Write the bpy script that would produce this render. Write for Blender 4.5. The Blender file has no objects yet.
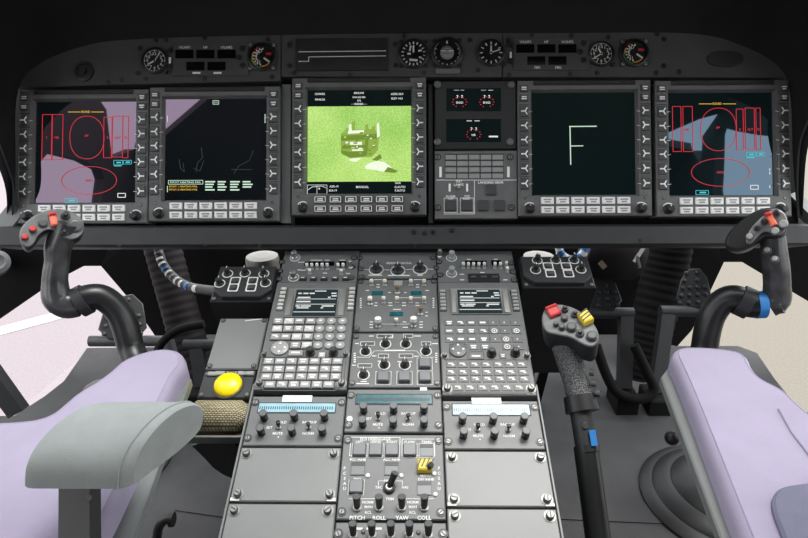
import bpy, bmesh, math, random
from mathutils import Vector, Matrix
random.seed(7)
SC = bpy.context.scene
COL = SC.collection
# ------------------------------------------------------------------ camera
FPX, W, H = 600.0, 808, 538
ZC = 0.87
PITCH, YAW, ROLL, XC = math.radians(22), 0.01823, -0.00843, 0.03154
cp, sp = math.cos(PITCH), math.sin(PITCH)
FW = Vector((-math.sin(YAW)*cp, math.cos(YAW)*cp, -sp))
R0 = Vector((math.cos(YAW), math.sin(YAW), 0)); U0 = R0.cross(FW)
RT = R0*math.cos(ROLL)+U0*math.sin(ROLL); UP = -R0*math.sin(ROLL)+U0*math.cos(ROLL)
EYE = Vector((XC, 0, ZC))
cam = bpy.data.cameras.new('camera'); co = bpy.data.objects.new('camera', cam); COL.objects.link(co)
cam.sensor_width = 36; cam.lens = FPX/W*36; cam.clip_start = 0.02; cam.clip_end = 500
M = Matrix.Identity(4)
for i in range(3):
    M[i][0], M[i][1], M[i][2], M[i][3] = RT[i], UP[i], -FW[i], EYE[i]
co.matrix_world = M
SC.camera = co
def ray(px, py): return FW + RT*((px-W/2)/FPX) - UP*((py-H/2)/FPX)
def at(px, py, d): return EYE + ray(px, py)*d               # a point d metres into the place
def hit(px, py, q, n):
    r = ray(px, py); return EYE + r*((Vector(q)-EYE).dot(n)/r.dot(n))
def on_z(px, py, z): return hit(px, py, (0, 0, z), Vector((0, 0, 1)))
def on_y(px, py, y): return hit(px, py, (0, y, 0), Vector((0, 1, 0)))
class Frame:
    def __init__(s, O, U, V):
        s.O, s.U, s.V = Vector(O), Vector(U), Vector(V); s.N = s.U.cross(s.V)
    def at(s, px, py, n=0):
        P = hit(px, py, s.O+s.N*n, s.N)-s.O
        return P.dot(s.U), P.dot(s.V)
    def w(s, u, v, n=0): return s.O+s.U*u+s.V*v+s.N*n
    def mat(s, u=0, v=0, n=0):
        m = Matrix.Identity(4); o = s.w(u, v, n)
        for i in range(3):
            m[i][0], m[i][1], m[i][2], m[i][3] = s.U[i], s.V[i], s.N[i], o[i]
        return m
TILT, SLOPE = 0.41403, 0.3967
PAN = Frame((0, 1.13889, ZC-.35), (1, 0, 0), (0, math.sin(TILT), math.cos(TILT)))
CON = Frame((0, 0.64692, ZC-.6), (1, 0, 0), (0, math.cos(SLOPE), math.sin(SLOPE)))
# ------------------------------------------------------------------ materials
def lin(c):
    return tuple((x/255/12.92 if x/255 <= .04045 else ((x/255+.055)/1.055)**2.4) for x in c)
def mat(name, col, rough=.5, metal=0., spec=.5, emit=None, es=1., noise=0., nscale=60., bump=0., bscale=200., tint=None, coat=0.):
    m = bpy.data.materials.new(name); m.use_nodes = True
    nt = m.node_tree; b = nt.nodes['Principled BSDF']
    c = lin(col)+(1,)
    b.inputs['Base Color'].default_value = c
    b.inputs['Roughness'].default_value = rough; b.inputs['Metallic'].default_value = metal
    b.inputs['Specular IOR Level'].default_value = spec
    if tint: b.inputs['Specular Tint'].default_value = tint+(1,)
    if coat: b.inputs['Coat Weight'].default_value = coat
    if emit:
        b.inputs['Emission Color'].default_value = lin(emit)+(1,); b.inputs['Emission Strength'].default_value = es
    if noise or bump:
        tc = nt.nodes.new('ShaderNodeTexCoord')
    if noise:
        n = nt.nodes.new('ShaderNodeTexNoise'); n.inputs['Scale'].default_value = nscale; n.inputs['Detail'].default_value = 5
        nt.links.new(tc.outputs['Object'], n.inputs['Vector'])
        r = nt.nodes.new('ShaderNodeValToRGB')
        r.color_ramp.elements[0].position = .3; r.color_ramp.elements[1].position = .72
        r.color_ramp.elements[0].color = tuple(x*(1-noise) for x in c[:3])+(1,)
        r.color_ramp.elements[1].color = tuple(min(1, x*(1+noise)) for x in c[:3])+(1,)
        nt.links.new(n.outputs['Fac'], r.inputs['Fac']); nt.links.new(r.outputs['Color'], b.inputs['Base Color'])
    if bump:
        n2 = nt.nodes.new('ShaderNodeTexNoise'); n2.inputs['Scale'].default_value = bscale; n2.inputs['Detail'].default_value = 3
        nt.links.new(tc.outputs['Object'], n2.inputs['Vector'])
        bp = nt.nodes.new('ShaderNodeBump'); bp.inputs['Strength'].default_value = bump; bp.inputs['Distance'].default_value = .001
        nt.links.new(n2.outputs['Fac'], bp.inputs['Height']); nt.links.new(bp.outputs['Normal'], b.inputs['Normal'])
    return m
K = {}
K['hood'] = mat('hood_black', (34, 35, 36), .85, spec=.2, noise=.15, nscale=14, bump=.15)
K['fascia'] = mat('fascia_grey', (74, 74, 74), .6, spec=.35, noise=.1, nscale=20, bump=.05)
K['bezel'] = mat('bezel_grey', (98, 98, 98), .45, spec=.5, noise=.12, nscale=40)
K['face'] = mat('panel_grey', (96, 98, 98), .42, spec=.5, noise=.09, nscale=30, bump=.04)
K['blank'] = mat('blank_plate_grey', (114, 116, 115), .4, spec=.5, noise=.06, nscale=12)
K['dark'] = mat('dark_metal', (44, 45, 47), .5, spec=.4, noise=.15, nscale=30)
K['black'] = mat('black_plastic', (26, 26, 27), .4, spec=.5)
K['matte'] = mat('matte_black', (22, 22, 23), .8, spec=.2, noise=.2, nscale=20)
K['white'] = mat('white_paint', (225, 225, 222), .6)
K['wkey'] = mat('pale_key', (240, 240, 238), .35)
K['ckey'] = mat('key_cap_light', (186, 186, 182), .35)
K['bkey'] = mat('push_button_grey', (98, 101, 104), .35)
K['gkey'] = mat('grey_key', (146, 147, 146), .35)
K['dkey'] = mat('dark_key', (66, 68, 69), .4)
K['steel'] = mat('steel', (175, 175, 172), .35, metal=.9)
K['screwm'] = mat('screw_metal', (120, 120, 118), .4, metal=.7)
K['knobm'] = mat('knob_black', (34, 35, 36), .38)
K['knobtop'] = mat('knob_cap_grey', (84, 86, 87), .4)
K['ivory'] = mat('ivory_tip', (228, 224, 210), .45)
K['window'] = mat('dark_window', (10, 12, 13), .12, spec=.4)
K['teal'] = mat('teal_window', (24, 88, 96), .2, spec=.5, noise=.25, nscale=90)
K['cyanlcd'] = mat('pale_cyan_window', (138, 178, 190), .2, spec=.5, noise=.12, nscale=25)
K['glass'] = mat('display_glass', (5, 9, 10), .02, spec=.55, emit=(8, 18, 18), es=1.)
K['glassP'] = mat('display_glass_violet_coating', (6, 5, 9), .02, spec=1., tint=(.98, .72, .98), emit=(6, 14, 14), es=1.)
for k_ in ('glassP',): K[k_].node_tree.nodes['Principled BSDF'].inputs['IOR'].default_value = 1.58
K['glassB'] = mat('display_glass_blue_coating', (5, 8, 12), .02, spec=1., tint=(.5, .75, 1.), emit=(6, 14, 14), es=1.)
K['glassB'].node_tree.nodes['Principled BSDF'].inputs['IOR'].default_value = 1.58
K['red'] = mat('red_symbol', (10, 0, 0), .5, emit=(225, 40, 62), es=.8)
K['amber'] = mat('amber_symbol', (10, 8, 0), .5, emit=(235, 190, 60), es=.9)
K['cyan'] = mat('cyan_symbol', (0, 8, 10), .5, emit=(70, 215, 225), es=.8)
K['pgreen'] = mat('pale_green_symbol', (8, 10, 8), .5, emit=(205, 235, 210), es=1.)
K['dimg'] = mat('dim_green_symbol', (8, 10, 8), .5, emit=(22, 52, 44), es=1.)
K['cursor'] = mat('pale_symbol', (8, 8, 8), .5, emit=(225, 228, 225), es=1.)
K['olive'] = mat('thermal_dark', (20, 24, 5), .5, emit=(108, 138, 38), es=1.)
K['olive2'] = mat('thermal_mid', (20, 24, 5), .5, emit=(140, 172, 66), es=1.)
K['thwhite'] = mat('thermal_hot', (20, 24, 20), .5, emit=(244, 250, 226), es=1.)
K['cdubg'] = mat('keypad_unit_screen', (20, 26, 28), .1, spec=.8, emit=(52, 66, 70), es=.5)
K['lav'] = mat('lavender_cloth', (150, 143, 163), .9, spec=.1, noise=.05, nscale=18, bump=.35, bscale=900)
K['slate'] = mat('slate_cloth', (104, 104, 122), .85, spec=.1, noise=.05, nscale=60, bump=.3, bscale=700)
K['pad'] = mat('armrest_cloth', (140, 145, 144), .92, spec=.1, noise=.06, nscale=40, bump=.35, bscale=900)
K['rail'] = mat('rail_grey', (110, 113, 112), .4, spec=.5, noise=.06, nscale=15)
K['rubber'] = mat('rubber_black', (34, 34, 35), .45, spec=.45, noise=.15, nscale=25)
K['tube'] = mat('stick_black', (30, 31, 32), .35, spec=.5, noise=.2, nscale=20)
K['worn'] = mat('worn_grip', (74, 75, 76), .27, metal=.35, spec=.6, noise=.5, nscale=35)
K['gripface'] = mat('grip_face_grey', (96, 97, 98), .4, spec=.5, noise=.3, nscale=60)
K['silver'] = mat('worn_silver_face', (132, 133, 132), .35, metal=.3, spec=.6, noise=.35, nscale=50)
K['redbtn'] = mat('red_button', (190, 52, 52), .4)
K['orange'] = mat('orange_guard', (226, 112, 84), .4)
K['yellow'] = mat('yellow_ball', (238, 214, 16), .28, spec=.5)
K['yelp'] = mat('yellow_paint', (222, 196, 60), .5)
K['blue'] = mat('blue_tape', (40, 120, 190), .5)
K['hose'] = mat('hose_brown', (25, 20, 23), .7, spec=.25, noise=.15, nscale=25)
K['carpet'] = mat('floor_mat', (74, 74, 75), .85, spec=.2, noise=.18, nscale=9, bump=.25, bscale=500)
K['shell'] = mat('shell_black', (13, 13, 14), .85, spec=.15, noise=.2, nscale=6)
K['frame'] = mat('frame_grey', (118, 120, 120), .5, noise=.08, nscale=8)
K['ceil'] = mat('cabin_lining', (104, 104, 102), .9, spec=.15, noise=.08, nscale=5)
K['can'] = mat('silver_can', (128, 125, 118), .4, metal=.4, noise=.1, nscale=20)
K['tan'] = mat('brown_tape', (112, 96, 74), .6)
K['gred'] = mat('gauge_red', (200, 40, 45), .5)
K['ggreen'] = mat('gauge_green', (70, 160, 80), .5)
K['gyel'] = mat('gauge_yellow', (220, 170, 60), .5)
K['gface'] = mat('gauge_black', (14, 15, 16), .5)
K['gwhite'] = mat('gauge_white', (240, 242, 238), .5)
K['ahball'] = mat('horizon_ball_grey', (150, 156, 150), .5, noise=.15, nscale=120)
def mk_braid():
    m = mat('braided_cloth', (176, 168, 138), .7, spec=.3)
    nt = m.node_tree; b = nt.nodes['Principled BSDF']
    tc = nt.nodes.new('ShaderNodeTexCoord'); br = nt.nodes.new('ShaderNodeTexBrick')
    br.inputs['Scale'].default_value = 95; br.inputs['Color1'].default_value = lin((196, 188, 158))+(1,)
    br.inputs['Color2'].default_value = lin((160, 152, 122))+(1,); br.inputs['Mortar'].default_value = lin((88, 80, 58))+(1,)
    br.inputs['Mortar Size'].default_value = .06
    nt.links.new(tc.outputs['Object'], br.inputs['Vector']); nt.links.new(br.outputs['Color'], b.inputs['Base Color'])
    return m
K['braid'] = mk_braid()
K['pedal'] = mat('pedal_grey', (74, 75, 76), .35, spec=.6, noise=.2, nscale=30)
def mk_check():
    m = mat('knurled_grip', (60, 61, 62), .35, spec=.6, metal=.2)
    nt = m.node_tree; b = nt.nodes['Principled BSDF']
    tc = nt.nodes.new('ShaderNodeTexCoord'); v = nt.nodes.new('ShaderNodeTexVoronoi'); v.inputs['Scale'].default_value = 420
    bp = nt.nodes.new('ShaderNodeBump'); bp.inputs['Strength'].default_value = .8; bp.inputs['Distance'].default_value = .002
    bp.invert = True
    nt.links.new(tc.outputs['Object'], v.inputs['Vector']); nt.links.new(v.outputs['Distance'], bp.inputs['Height'])
    nt.links.new(bp.outputs['Normal'], b.inputs['Normal'])
    r = nt.nodes.new('ShaderNodeValToRGB'); r.color_ramp.elements[0].color = lin((132, 133, 132))+(1,); r.color_ramp.elements[1].color = lin((66, 67, 68))+(1,)
    r.color_ramp.elements[0].position = .1; r.color_ramp.elements[1].position = .6
    nt.links.new(v.outputs['Distance'], r.inputs['Fac']); nt.links.new(r.outputs['Color'], b.inputs['Base Color'])
    return m
K['knurl'] = mk_check()
def mk_thermal():
    m = mat('thermal_picture', (20, 24, 5), .3, emit=(160, 215, 88), es=1.)
    nt = m.node_tree; b = nt.nodes['Principled BSDF']
    tc = nt.nodes.new('ShaderNodeTexCoord')
    n1 = nt.nodes.new('ShaderNodeTexNoise'); n1.inputs['Scale'].default_value = 420; n1.inputs['Detail'].default_value = 2
    n2 = nt.nodes.new('ShaderNodeTexNoise'); n2.inputs['Scale'].default_value = 7; n2.inputs['Detail'].default_value = 2
    ad = nt.nodes.new('ShaderNodeMix'); ad.data_type = 'FLOAT'; ad.inputs[0].default_value = .45
    nt.links.new(tc.outputs['Object'], n1.inputs['Vector']); nt.links.new(tc.outputs['Object'], n2.inputs['Vector'])
    nt.links.new(n1.outputs['Fac'], ad.inputs[2]); nt.links.new(n2.outputs['Fac'], ad.inputs[3])
    r = nt.nodes.new('ShaderNodeValToRGB'); r.color_ramp.elements[0].position = .36; r.color_ramp.elements[1].position = .64
    r.color_ramp.elements[0].color = lin((132, 192, 78))+(1,); r.color_ramp.elements[1].color = lin((206, 240, 138))+(1,)
    nt.links.new(ad.outputs[0], r.inputs['Fac']); nt.links.new(r.outputs['Color'], b.inputs['Emission Color'])
    return m
K['thermal'] = mk_thermal()
def mk_pane(name, tint, gl):
    m = bpy.data.materials.new(name); m.use_nodes = True; nt = m.node_tree
    for n in list(nt.nodes): nt.nodes.remove(n)
    o = nt.nodes.new('ShaderNodeOutputMaterial'); mx = nt.nodes.new('ShaderNodeMixShader')
    t = nt.nodes.new('ShaderNodeBsdfTransparent'); g = nt.nodes.new('ShaderNodeBsdfGlossy')
    t.inputs['Color'].default_value = tint+(1,); g.inputs['Roughness'].default_value = 0
    mx.inputs['Fac'].default_value = gl
    nt.links.new(t.outputs[0], mx.inputs[1]); nt.links.new(g.outputs[0], mx.inputs[2]); nt.links.new(mx.outputs[0], o.inputs['Surface'])
    return m
K['pane'] = mk_pane('window_pane', (.97, .97, .97), .003)
K['gpane'] = mk_pane('gauge_pane', (.97, .97, .97), .012)
# ------------------------------------------------------------------ mesh builder
_tx = {}
def glyphs(s):
    if s not in _tx:
        c = bpy.data.curves.new('t', 'FONT'); c.body = s; c.size = 1; c.align_x = 'CENTER'; c.align_y = 'CENTER'; c.resolution_u = 2; c.offset = .016
        o = bpy.data.objects.new('t', c); COL.objects.link(o)
        bpy.context.view_layer.update()
        me = o.evaluated_get(bpy.context.evaluated_depsgraph_get()).to_mesh()
        _tx[s] = ([v.co.copy() for v in me.vertices], [tuple(p.vertices) for p in me.polygons])
        o.to_mesh_clear(); bpy.data.objects.remove(o); bpy.data.curves.remove(c)
    return _tx[s]
class MB:
    def __init__(s, m=None):
        s.v, s.f, s.mi, s.sm, s.mats, s.cur, s.M = [], [], [], [], [], 0, None
        if m: s.use(m)
    def use(s, m):
        m = K[m] if isinstance(m, str) else m
        if m not in s.mats: s.mats.append(m)
        s.cur = s.mats.index(m); return s
    def add(s, vs, fs, smooth=False):
        b = len(s.v)
        for p in vs:
            p = Vector(p); s.v.append(s.M @ p if s.M is not None else p)
        for f in fs:
            s.f.append(tuple(b+i for i in f)); s.mi.append(s.cur); s.sm.append(smooth)
        return s
    def rings(s, rs, cap0=True, cap1=True, smooth=True, closed=True):
        n = len(rs[0]); vs = [p for r in rs for p in r]; fs = []
        for k in range(len(rs)-1):
            for i in range(n if closed else n-1):
                j = (i+1) % n
                fs.append((k*n+i, k*n+j, (k+1)*n+j, (k+1)*n+i))
        s.add(vs, fs, smooth)
        if cap0: s.add(rs[0][::-1], [tuple(range(n))])
        if cap1: s.add(rs[-1], [tuple(range(n))])
        return s
    def prism(s, poly, z0, z1, ch=0.):
        a = sum(poly[i][0]*poly[(i+1) % len(poly)][1]-poly[(i+1) % len(poly)][0]*poly[i][1] for i in range(len(poly)))
        if a < 0: poly = poly[::-1]
        rs = [[(x, y, z0) for x, y in poly], [(x, y, z1-ch) for x, y in poly]]
        if ch: rs.append([(x, y, z1) for x, y in inset(poly, ch)])
        return s.rings(rs, smooth=False)
    def slab(s, x0, x1, y0, y1, z0, z1, ch=0.):
        if x1 < x0: x0, x1 = x1, x0
        if y1 < y0: y0, y1 = y1, y0
        return s.prism([(x0, y0), (x1, y0), (x1, y1), (x0, y1)], z0, z1, ch)
    def lathe(s, cx, cy, prof, seg=20, smooth=True):
        rs = [[(cx+r*math.cos(2*math.pi*i/seg), cy+r*math.sin(2*math.pi*i/seg), z) for i in range(seg)] for r, z in prof]
        return s.rings(rs, smooth=smooth)
    def cyl(s, cx, cy, z0, z1, r, r1=None, seg=16): return s.lathe(cx, cy, [(r, z0), (r if r1 is None else r1, z1)], seg)
    def ring(s, cx, cy, ri, ro, z, t=.0005, seg=24, a0=0, a1=360):
        n = seg; A = [math.radians(a0+(a1-a0)*i/n) for i in range(n+1)]
        full = abs(a1-a0) >= 360
        rs = []
        for a in A[:n] if full else A:
            c, d = math.cos(a), math.sin(a)
            rs.append([(cx+ri*c, cy+ri*d, z), (cx+ro*c, cy+ro*d, z), (cx+ro*c, cy+ro*d, z+t), (cx+ri*c, cy+ri*d, z+t)])
        if full: rs.append(rs[0])
        return s.rings(rs, not full, not full, smooth=False)
    def ell(s, cx, cy, rx, ry, w, z, t=.0004, seg=40):
        rs = []
        for i in range(seg+1):
            a = 2*math.pi*i/seg; c, d = math.cos(a), math.sin(a)
            rs.append([(cx+(rx-w)*c, cy+(ry-w)*d, z), (cx+rx*c, cy+ry*d, z), (cx+rx*c, cy+ry*d, z+t), (cx+(rx-w)*c, cy+(ry-w)*d, z+t)])
        return s.rings(rs, False, False, smooth=False)
    def line(s, x0, y0, x1, y1, w, z, t=.0004):
        d = Vector((x1-x0, y1-y0)); 
        if d.length < 1e-9: return s
        n = Vector((-d.y, d.x)).normalized()*w/2
        return s.prism([(x0+n.x, y0+n.y), (x0-n.x, y0-n.y), (x1-n.x, y1-n.y), (x1+n.x, y1+n.y)], z, z+t)
    def pl(s, pts, w, z, t=.0004, close=False):
        P = list(pts)+([pts[0]] if close else [])
        for a, b in zip(P, P[1:]): s.line(a[0], a[1], b[0], b[1], w, z, t)
        return s
    def box2(s, x0, x1, y0, y1, w, z, t=.0004): return s.pl([(x0, y0), (x1, y0), (x1, y1), (x0, y1)], w, z, t, True)
    def text(s, t, x, y, h, z, wmax=None, rot=0.):
        vs, fs = glyphs(t)
        if not vs: return s
        k = h/.72; xs = [v.x for v in vs]; wid = (max(xs)-min(xs))*k; kx = k*(wmax/wid) if wmax else k
        mx = (max(xs)+min(xs))/2; ys = [v.y for v in vs]; my = (max(ys)+min(ys))/2
        c, d = math.cos(rot), math.sin(rot)
        out = []
        for v in vs:
            a, b = (v.x-mx)*kx, (v.y-my)*k
            out.append((x+a*c-b*d, y+a*d+b*c, z))
        return s.add(out, fs)
    def tube(s, pts, r, seg=14, cap=True, flat=1.):
        P = [Vector(p) for p in pts]; n = len(P)
        rr = r if isinstance(r, (list, tuple)) else [r]*n
        T = [(P[min(i+1, n-1)]-P[max(i-1, 0)]).normalized() for i in range(n)]
        a = Vector((0, 0, 1)) if abs(T[0].z) < .9 else Vector((1, 0, 0))
        X = (a-T[0]*a.dot(T[0])).normalized(); rs = []
        for i in range(n):
            X = (X-T[i]*X.dot(T[i])).normalized(); Y = T[i].cross(X)
            rs.append([P[i]+X*(rr[i]*math.cos(2*math.pi*k/seg))+Y*(rr[i]*flat*math.sin(2*math.pi*k/seg)) for k in range(seg)])
        return s.rings(rs, cap, cap)
    def bar(s, a, b, w, h, up=(0, 0, 1), ch=.001):
        """a rectangular bar from a to b"""
        a, b = Vector(a), Vector(b); T = (b-a).normalized(); u = Vector(up)
        X = T.cross(u).normalized(); Y = X.cross(T)
        rs = []
        for p in (a, b):
            rs.append([p+X*(i*w/2)+Y*(j*h/2) for i, j in ((-1, -1), (1, -1), (1, 1), (-1, 1))])
        return s.rings(rs, smooth=False)
    def mesh(s, name):
        me = bpy.data.meshes.new(name)
        me.from_pydata([tuple(p) for p in s.v], [], s.f)
        for m in s.mats: me.materials.append(m)
        me.polygons.foreach_set('material_index', s.mi); me.polygons.foreach_set('use_smooth', s.sm)
        bm = bmesh.new(); bm.from_mesh(me); bmesh.ops.recalc_face_normals(bm, faces=bm.faces); bm.to_mesh(me); bm.free()
        try: me.set_sharp_from_angle(angle=math.radians(40))
        except Exception: pass
        me.update(); return me
def inset(poly, d):
    n = len(poly); out = []
    for i in range(n):
        a, b, c = Vector(poly[i-1]), Vector(poly[i]), Vector(poly[(i+1) % n])
        e1, e2 = (b-a).normalized(), (c-b).normalized()
        n1, n2 = Vector((-e1.y, e1.x)), Vector((-e2.y, e2.x)); m = n1+n2
        if m.length < 1e-6: m = n1
        m.normalize(); k = d/max(.35, m.dot(n1)); out.append(tuple(b+m*k))
    return out
def smooth_poly(p, it=2, closed=True):
    for _ in range(it):
        q = []
        n = len(p)
        rng = range(n) if closed else range(n-1)
        if not closed: q.append(p[0])
        for i in rng:
            a, b = Vector(p[i]), Vector(p[(i+1) % n])
            q += [tuple(a*.75+b*.25), tuple(a*.25+b*.75)]
        if not closed: q.append(p[-1])
        p = q
    return p
def spline(pts, k=6):
    P = [Vector(p) for p in pts]; out = []
    for i in range(len(P)-1):
        p0, p1, p2, p3 = P[max(i-1, 0)], P[i], P[i+1], P[min(i+2, len(P)-1)]
        for j in range(k):
            t = j/k
            out.append(.5*((2*p1)+(p2-p0)*t+(2*p0-5*p1+4*p2-p3)*t*t+(3*p1-p0-3*p2+p3)*t**3))
    out.append(P[-1]); return out
# ------------------------------------------------------------------ objects
def obj(name, mb, parent=None, loc=(0, 0, 0), rot=0., label=None):
    me = mb.mesh(name) if isinstance(mb, MB) else mb
    o = bpy.data.objects.new(name, me); COL.objects.link(o)
    if parent is not None: o.parent = parent.e if isinstance(parent, Thing) else parent
    o.location = loc; o.rotation_euler = (0, 0, rot)
    if label: o['label'] = label
    return o
def tag(o, label, cat, group=None):
    o['label'] = label; o['category'] = cat
    if group: o['group'] = group
    return o
def struct(name, mb):
    o = obj(name, mb); o['kind'] = 'structure'; return o
class Thing:
    """an Empty at the thing's base, in the frame of the board it is mounted on"""
    def __init__(s, name, label, cat, fr=None, px=0, py=0, n=0., group=None, uv=None, m=None):
        s.e = bpy.data.objects.new(name, None); COL.objects.link(s.e); s.e.empty_display_size = .02
        tag(s.e, label, cat, group)
        s.fr, s.n = fr, n
        if fr is not None:
            s.u, s.v = uv if uv else fr.at(px, py, n)
            s.e.matrix_world = fr.mat(s.u, s.v, n)
        elif m is not None: s.e.matrix_world = m
    def L(s, px, py, n=0.):
        u, v = s.fr.at(px, py, s.n+n); return u-s.u, v-s.v
    def R(s, x0, y0, x1, y1, n=0.):
        cx, cy = (x0+x1)/2, (y0+y1)/2
        return s.L(x0, cy, n)[0], s.L(x1, cy, n)[0], s.L(cx, y1, n)[1], s.L(cx, y0, n)[1]
_mc = {}
def cached(key, fn):
    if key not in _mc: _mc[key] = fn().mesh(key[0])
    return _mc[key]
# small parts ---------------------------------------------------------
def key(t, x, y, w, h, m='gkey', mark=None, hgt=.004, name='key', mm='white', par=None):
    w, h = round(w, 4), round(h, 4)
    def fn():
        b = MB(m).slab(-w/2, w/2, -h/2, h/2, -.001, hgt, min(.0012, hgt*.4))
        if .002 < hgt < .007: b.use('black').slab(-w/2-.0011, w/2+.0011, -h/2-.0011, h/2+.0011, 0, .0005)
        b.use(mm); z = hgt+.0002
        if mark == 'dash': b.line(-w*.3, 0, w*.3, 0, h*.28, z, .0003)
        elif mark == 'two': b.line(-w*.3, h*.15, w*.3, h*.15, h*.2, z, .0003).line(-w*.22, -h*.18, w*.22, -h*.18, h*.2, z, .0003)
        elif mark == 'frame': b.box2(-w*.42, w*.42, -h*.38, h*.38, h*.09, z, .0003).line(-w*.22, h*.1, w*.22, h*.1, h*.14, z, .0003).line(-w*.25, -h*.14, w*.25, -h*.14, h*.14, z, .0003)
        elif mark == 'y':
            b.line(-w*.1, 0, w*.4, 0, h*.11, z, .0003).line(-w*.1, 0, -w*.35, h*.3, h*.11, z, .0003).line(-w*.1, 0, -w*.35, -h*.3, h*.11, z, .0003)
        elif mark == 'ring': b.ring(0, 0, h*.3, h*.42, z, .0003, 14).line(-w*.08, 0, w*.08, 0, h*.3, z, .0003)
        elif mark == 'dot': b.line(-w*.07, 0, w*.07, 0, h*.2, z, .0003)
        elif mark == 'under': b.line(-w*.3, h*.12, w*.2, h*.12, h*.2, z, .0003).line(0, -h*.12, w*.3, -h*.12, h*.18, z, .0003)
        return b
    return obj(name, cached((name, m, mm, mark, w, h, hgt), fn), par or t, (x, y, 0))
def roundkey(t, x, y, r, m='gkey', mark=True):
    def fn():
        b = MB(m).lathe(0, 0, [(r, -.001), (r, .003), (r*.85, .004)], 16)
        b.use('white').line(-r*.3, 0, r*.3, 0, r*.4, .0042, .0003)
        return b
    return obj('key', cached(('key', 'r', m, round(r, 4)), fn), t, (x, y, 0))
def screw(t, x, y, r=.0038, m='screwm', z=0.):
    def fn():
        b = MB('black').ring(0, 0, r, r*1.5, -.0002, .0012, 14)
        b.use(m).lathe(0, 0, [(r, -.001), (r, .0016), (r*.8, .0022)], 12)
        b.use('black').line(-r*.7, 0, r*.7, 0, r*.35, .0022, .0002)
        return b
    return obj('screw', cached(('screw', m, round(r, 4)), fn), t, (x, y, z), random.uniform(0, 3))
def post_screw(t, x, y, r=.005):
    def fn():
        b = MB('screwm').lathe(0, 0, [(r*1.5, 0), (r*1.5, .001)], 14)
        b.use('screwm').lathe(0, 0, [(r, .001), (r, .006), (r*.8, .0075)], 14)
        b.use('black').line(-r*.7, 0, r*.7, 0, r*.3, .0076, .0002)
        return b
    return obj('fastener', cached(('fastener', round(r, 4)), fn), t, (x, y, 0), random.uniform(0, 3))
def knob(t, x, y, r=.007, h=.013, m='knobm', rot=0., pointer=True, ring=True, name='knob'):
    def fn():
        b = MB(m)
        if ring: b.use('white').ring(0, 0, r*1.25, r*1.5, .0002, .0004, 20); b.use(m)
        b.lathe(0, 0, [(r*1.1, 0), (r*1.1, .003), (r*.82, .0045), (r*.75, h), (r*.6, h+.001)], 18)
        if pointer:
            b.slab(-r*.22, r*.22, -r*.6, r*1.05, .003, h+.0012, .0004)
            b.use('white').line(0, r*.2, 0, r*1.0, r*.18, h+.0013, .0003)
        return b
    return obj(name, cached((name, m, round(r, 4), round(h, 4), pointer, ring), fn), t, (x, y, 0), rot)
def mushroom(t, x, y, r=.006, h=.018):
    def fn():
        b = MB('knobm').lathe(0, 0, [(r, 0), (r, .006), (r*.6, .008), (r*.6, h*.7), (r*1.05, h*.72), (r*1.05, h)], 18)
        b.use('knobtop').lathe(0, 0, [(r*1.0, h), (r*.9, h+.0006)], 18)
        return b
    return obj('knob', cached(('knob', 'mush', round(r, 4), round(h, 4)), fn), t, (x, y, 0))
def toggle(t, x, y, L=.014, tip='ivory', lean=.35, r=.0022, tipr=None):
    tr = tipr or r*1.5
    def fn():
        b = MB('steel').lathe(0, 0, [(r*2, 0), (r*2, .002), (r*1.3, .003)], 10)
        b.M = Matrix.Rotation(-lean, 4, 'X')
        b.use('steel' if tip != 'black' else 'knobm').lathe(0, 0, [(r*.8, .001), (r, L*.55)], 10)
        b.use(tip).lathe(0, 0, [(r*.9, L*.5), (tr, L*.6), (tr, L*.95), (tr*.6, L)], 10)
        b.M = None
        return b
    return obj('toggle_switch', cached(('toggle_switch', tip, lean, round(r, 4), round(L, 4), round(tr, 4)), fn), t, (x, y, 0))
# ================================================================== INSTRUMENT PANEL
ip = Thing('instrument_panel', 'wide black instrument panel board that carries all the displays and gauges', 'instrument panel', PAN, uv=(0, 0))
def pp(px, py, n=0): return PAN.at(px, py, n)
def polyp(pts, n=0): return [pp(a, b, n) for a, b in pts]
b = MB('matte').slab(-.814, .815, pp(404, 244)[1], pp(404, 62)[1], -.062, -.05).slab(-.87, -.814, pp(404, 138)[1], pp(404, 62)[1], -.062, -.05); obj('backboard', b, ip)
for pts in ([(17, 87.5), (24, 68), (66, 38), (136, 31), (280.5, 28), (280.5, 81), (160, 83.5)],
            [(281.5, 28), (502, 27), (502, 77), (281.5, 76.5)],
            [(503, 27), (692, 27), (748, 38), (786, 58), (794, 78), (660, 77), (503, 77)]):
    obj('fascia_section', MB('fascia').prism(polyp(pts), -.05, 0., .001), ip)
t0, t1 = min(pp(404, 222, .03)[1], -.0165), pp(404, 246, .035)[1]
b = MB('dark').prism([(0, 0), (.01, 0), (.01, .01)], 0, .001); b = MB('dark')
b.rings([[(x, t0, -.05), (x, t0, .014), (x, t0-.006, .03), (x, t1+.004, .036), (x, t1, .03), (x, t1, -.05)] for x in (-.79, .79)], smooth=False)
obj('lower_sill', b, ip)
for x0, x1, m in ((280.5, 290.5, 'rail'), (428.5, 433, 'dark')):
    u0, v0 = pp(x0, 223); u1, v1 = pp(x1, 83)
    obj('divider_post', MB(m).slab(u0, u1, v0, v1, -.05, -.006, .001), ip)
for px, py in ((140, 48), (166, 40), (156, 40), (205, 38), (268, 39), (138, 73), (146, 79), (205, 79), (272, 77), (290, 45), (290, 66), (294, 73), (350, 75), (395, 44),
               (404, 36), (396, 65), (424, 73), (470, 40), (478, 70), (508, 40), (532, 35), (571, 36), (608, 37), (509, 75), (570, 74), (597, 73), (657, 34), (664, 39), (664, 66), (656, 73), (679, 72),
               (122, 80), (108, 82)):
    u, v = pp(px, py); screw(ip, u, v, .0034, 'knobm')
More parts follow.
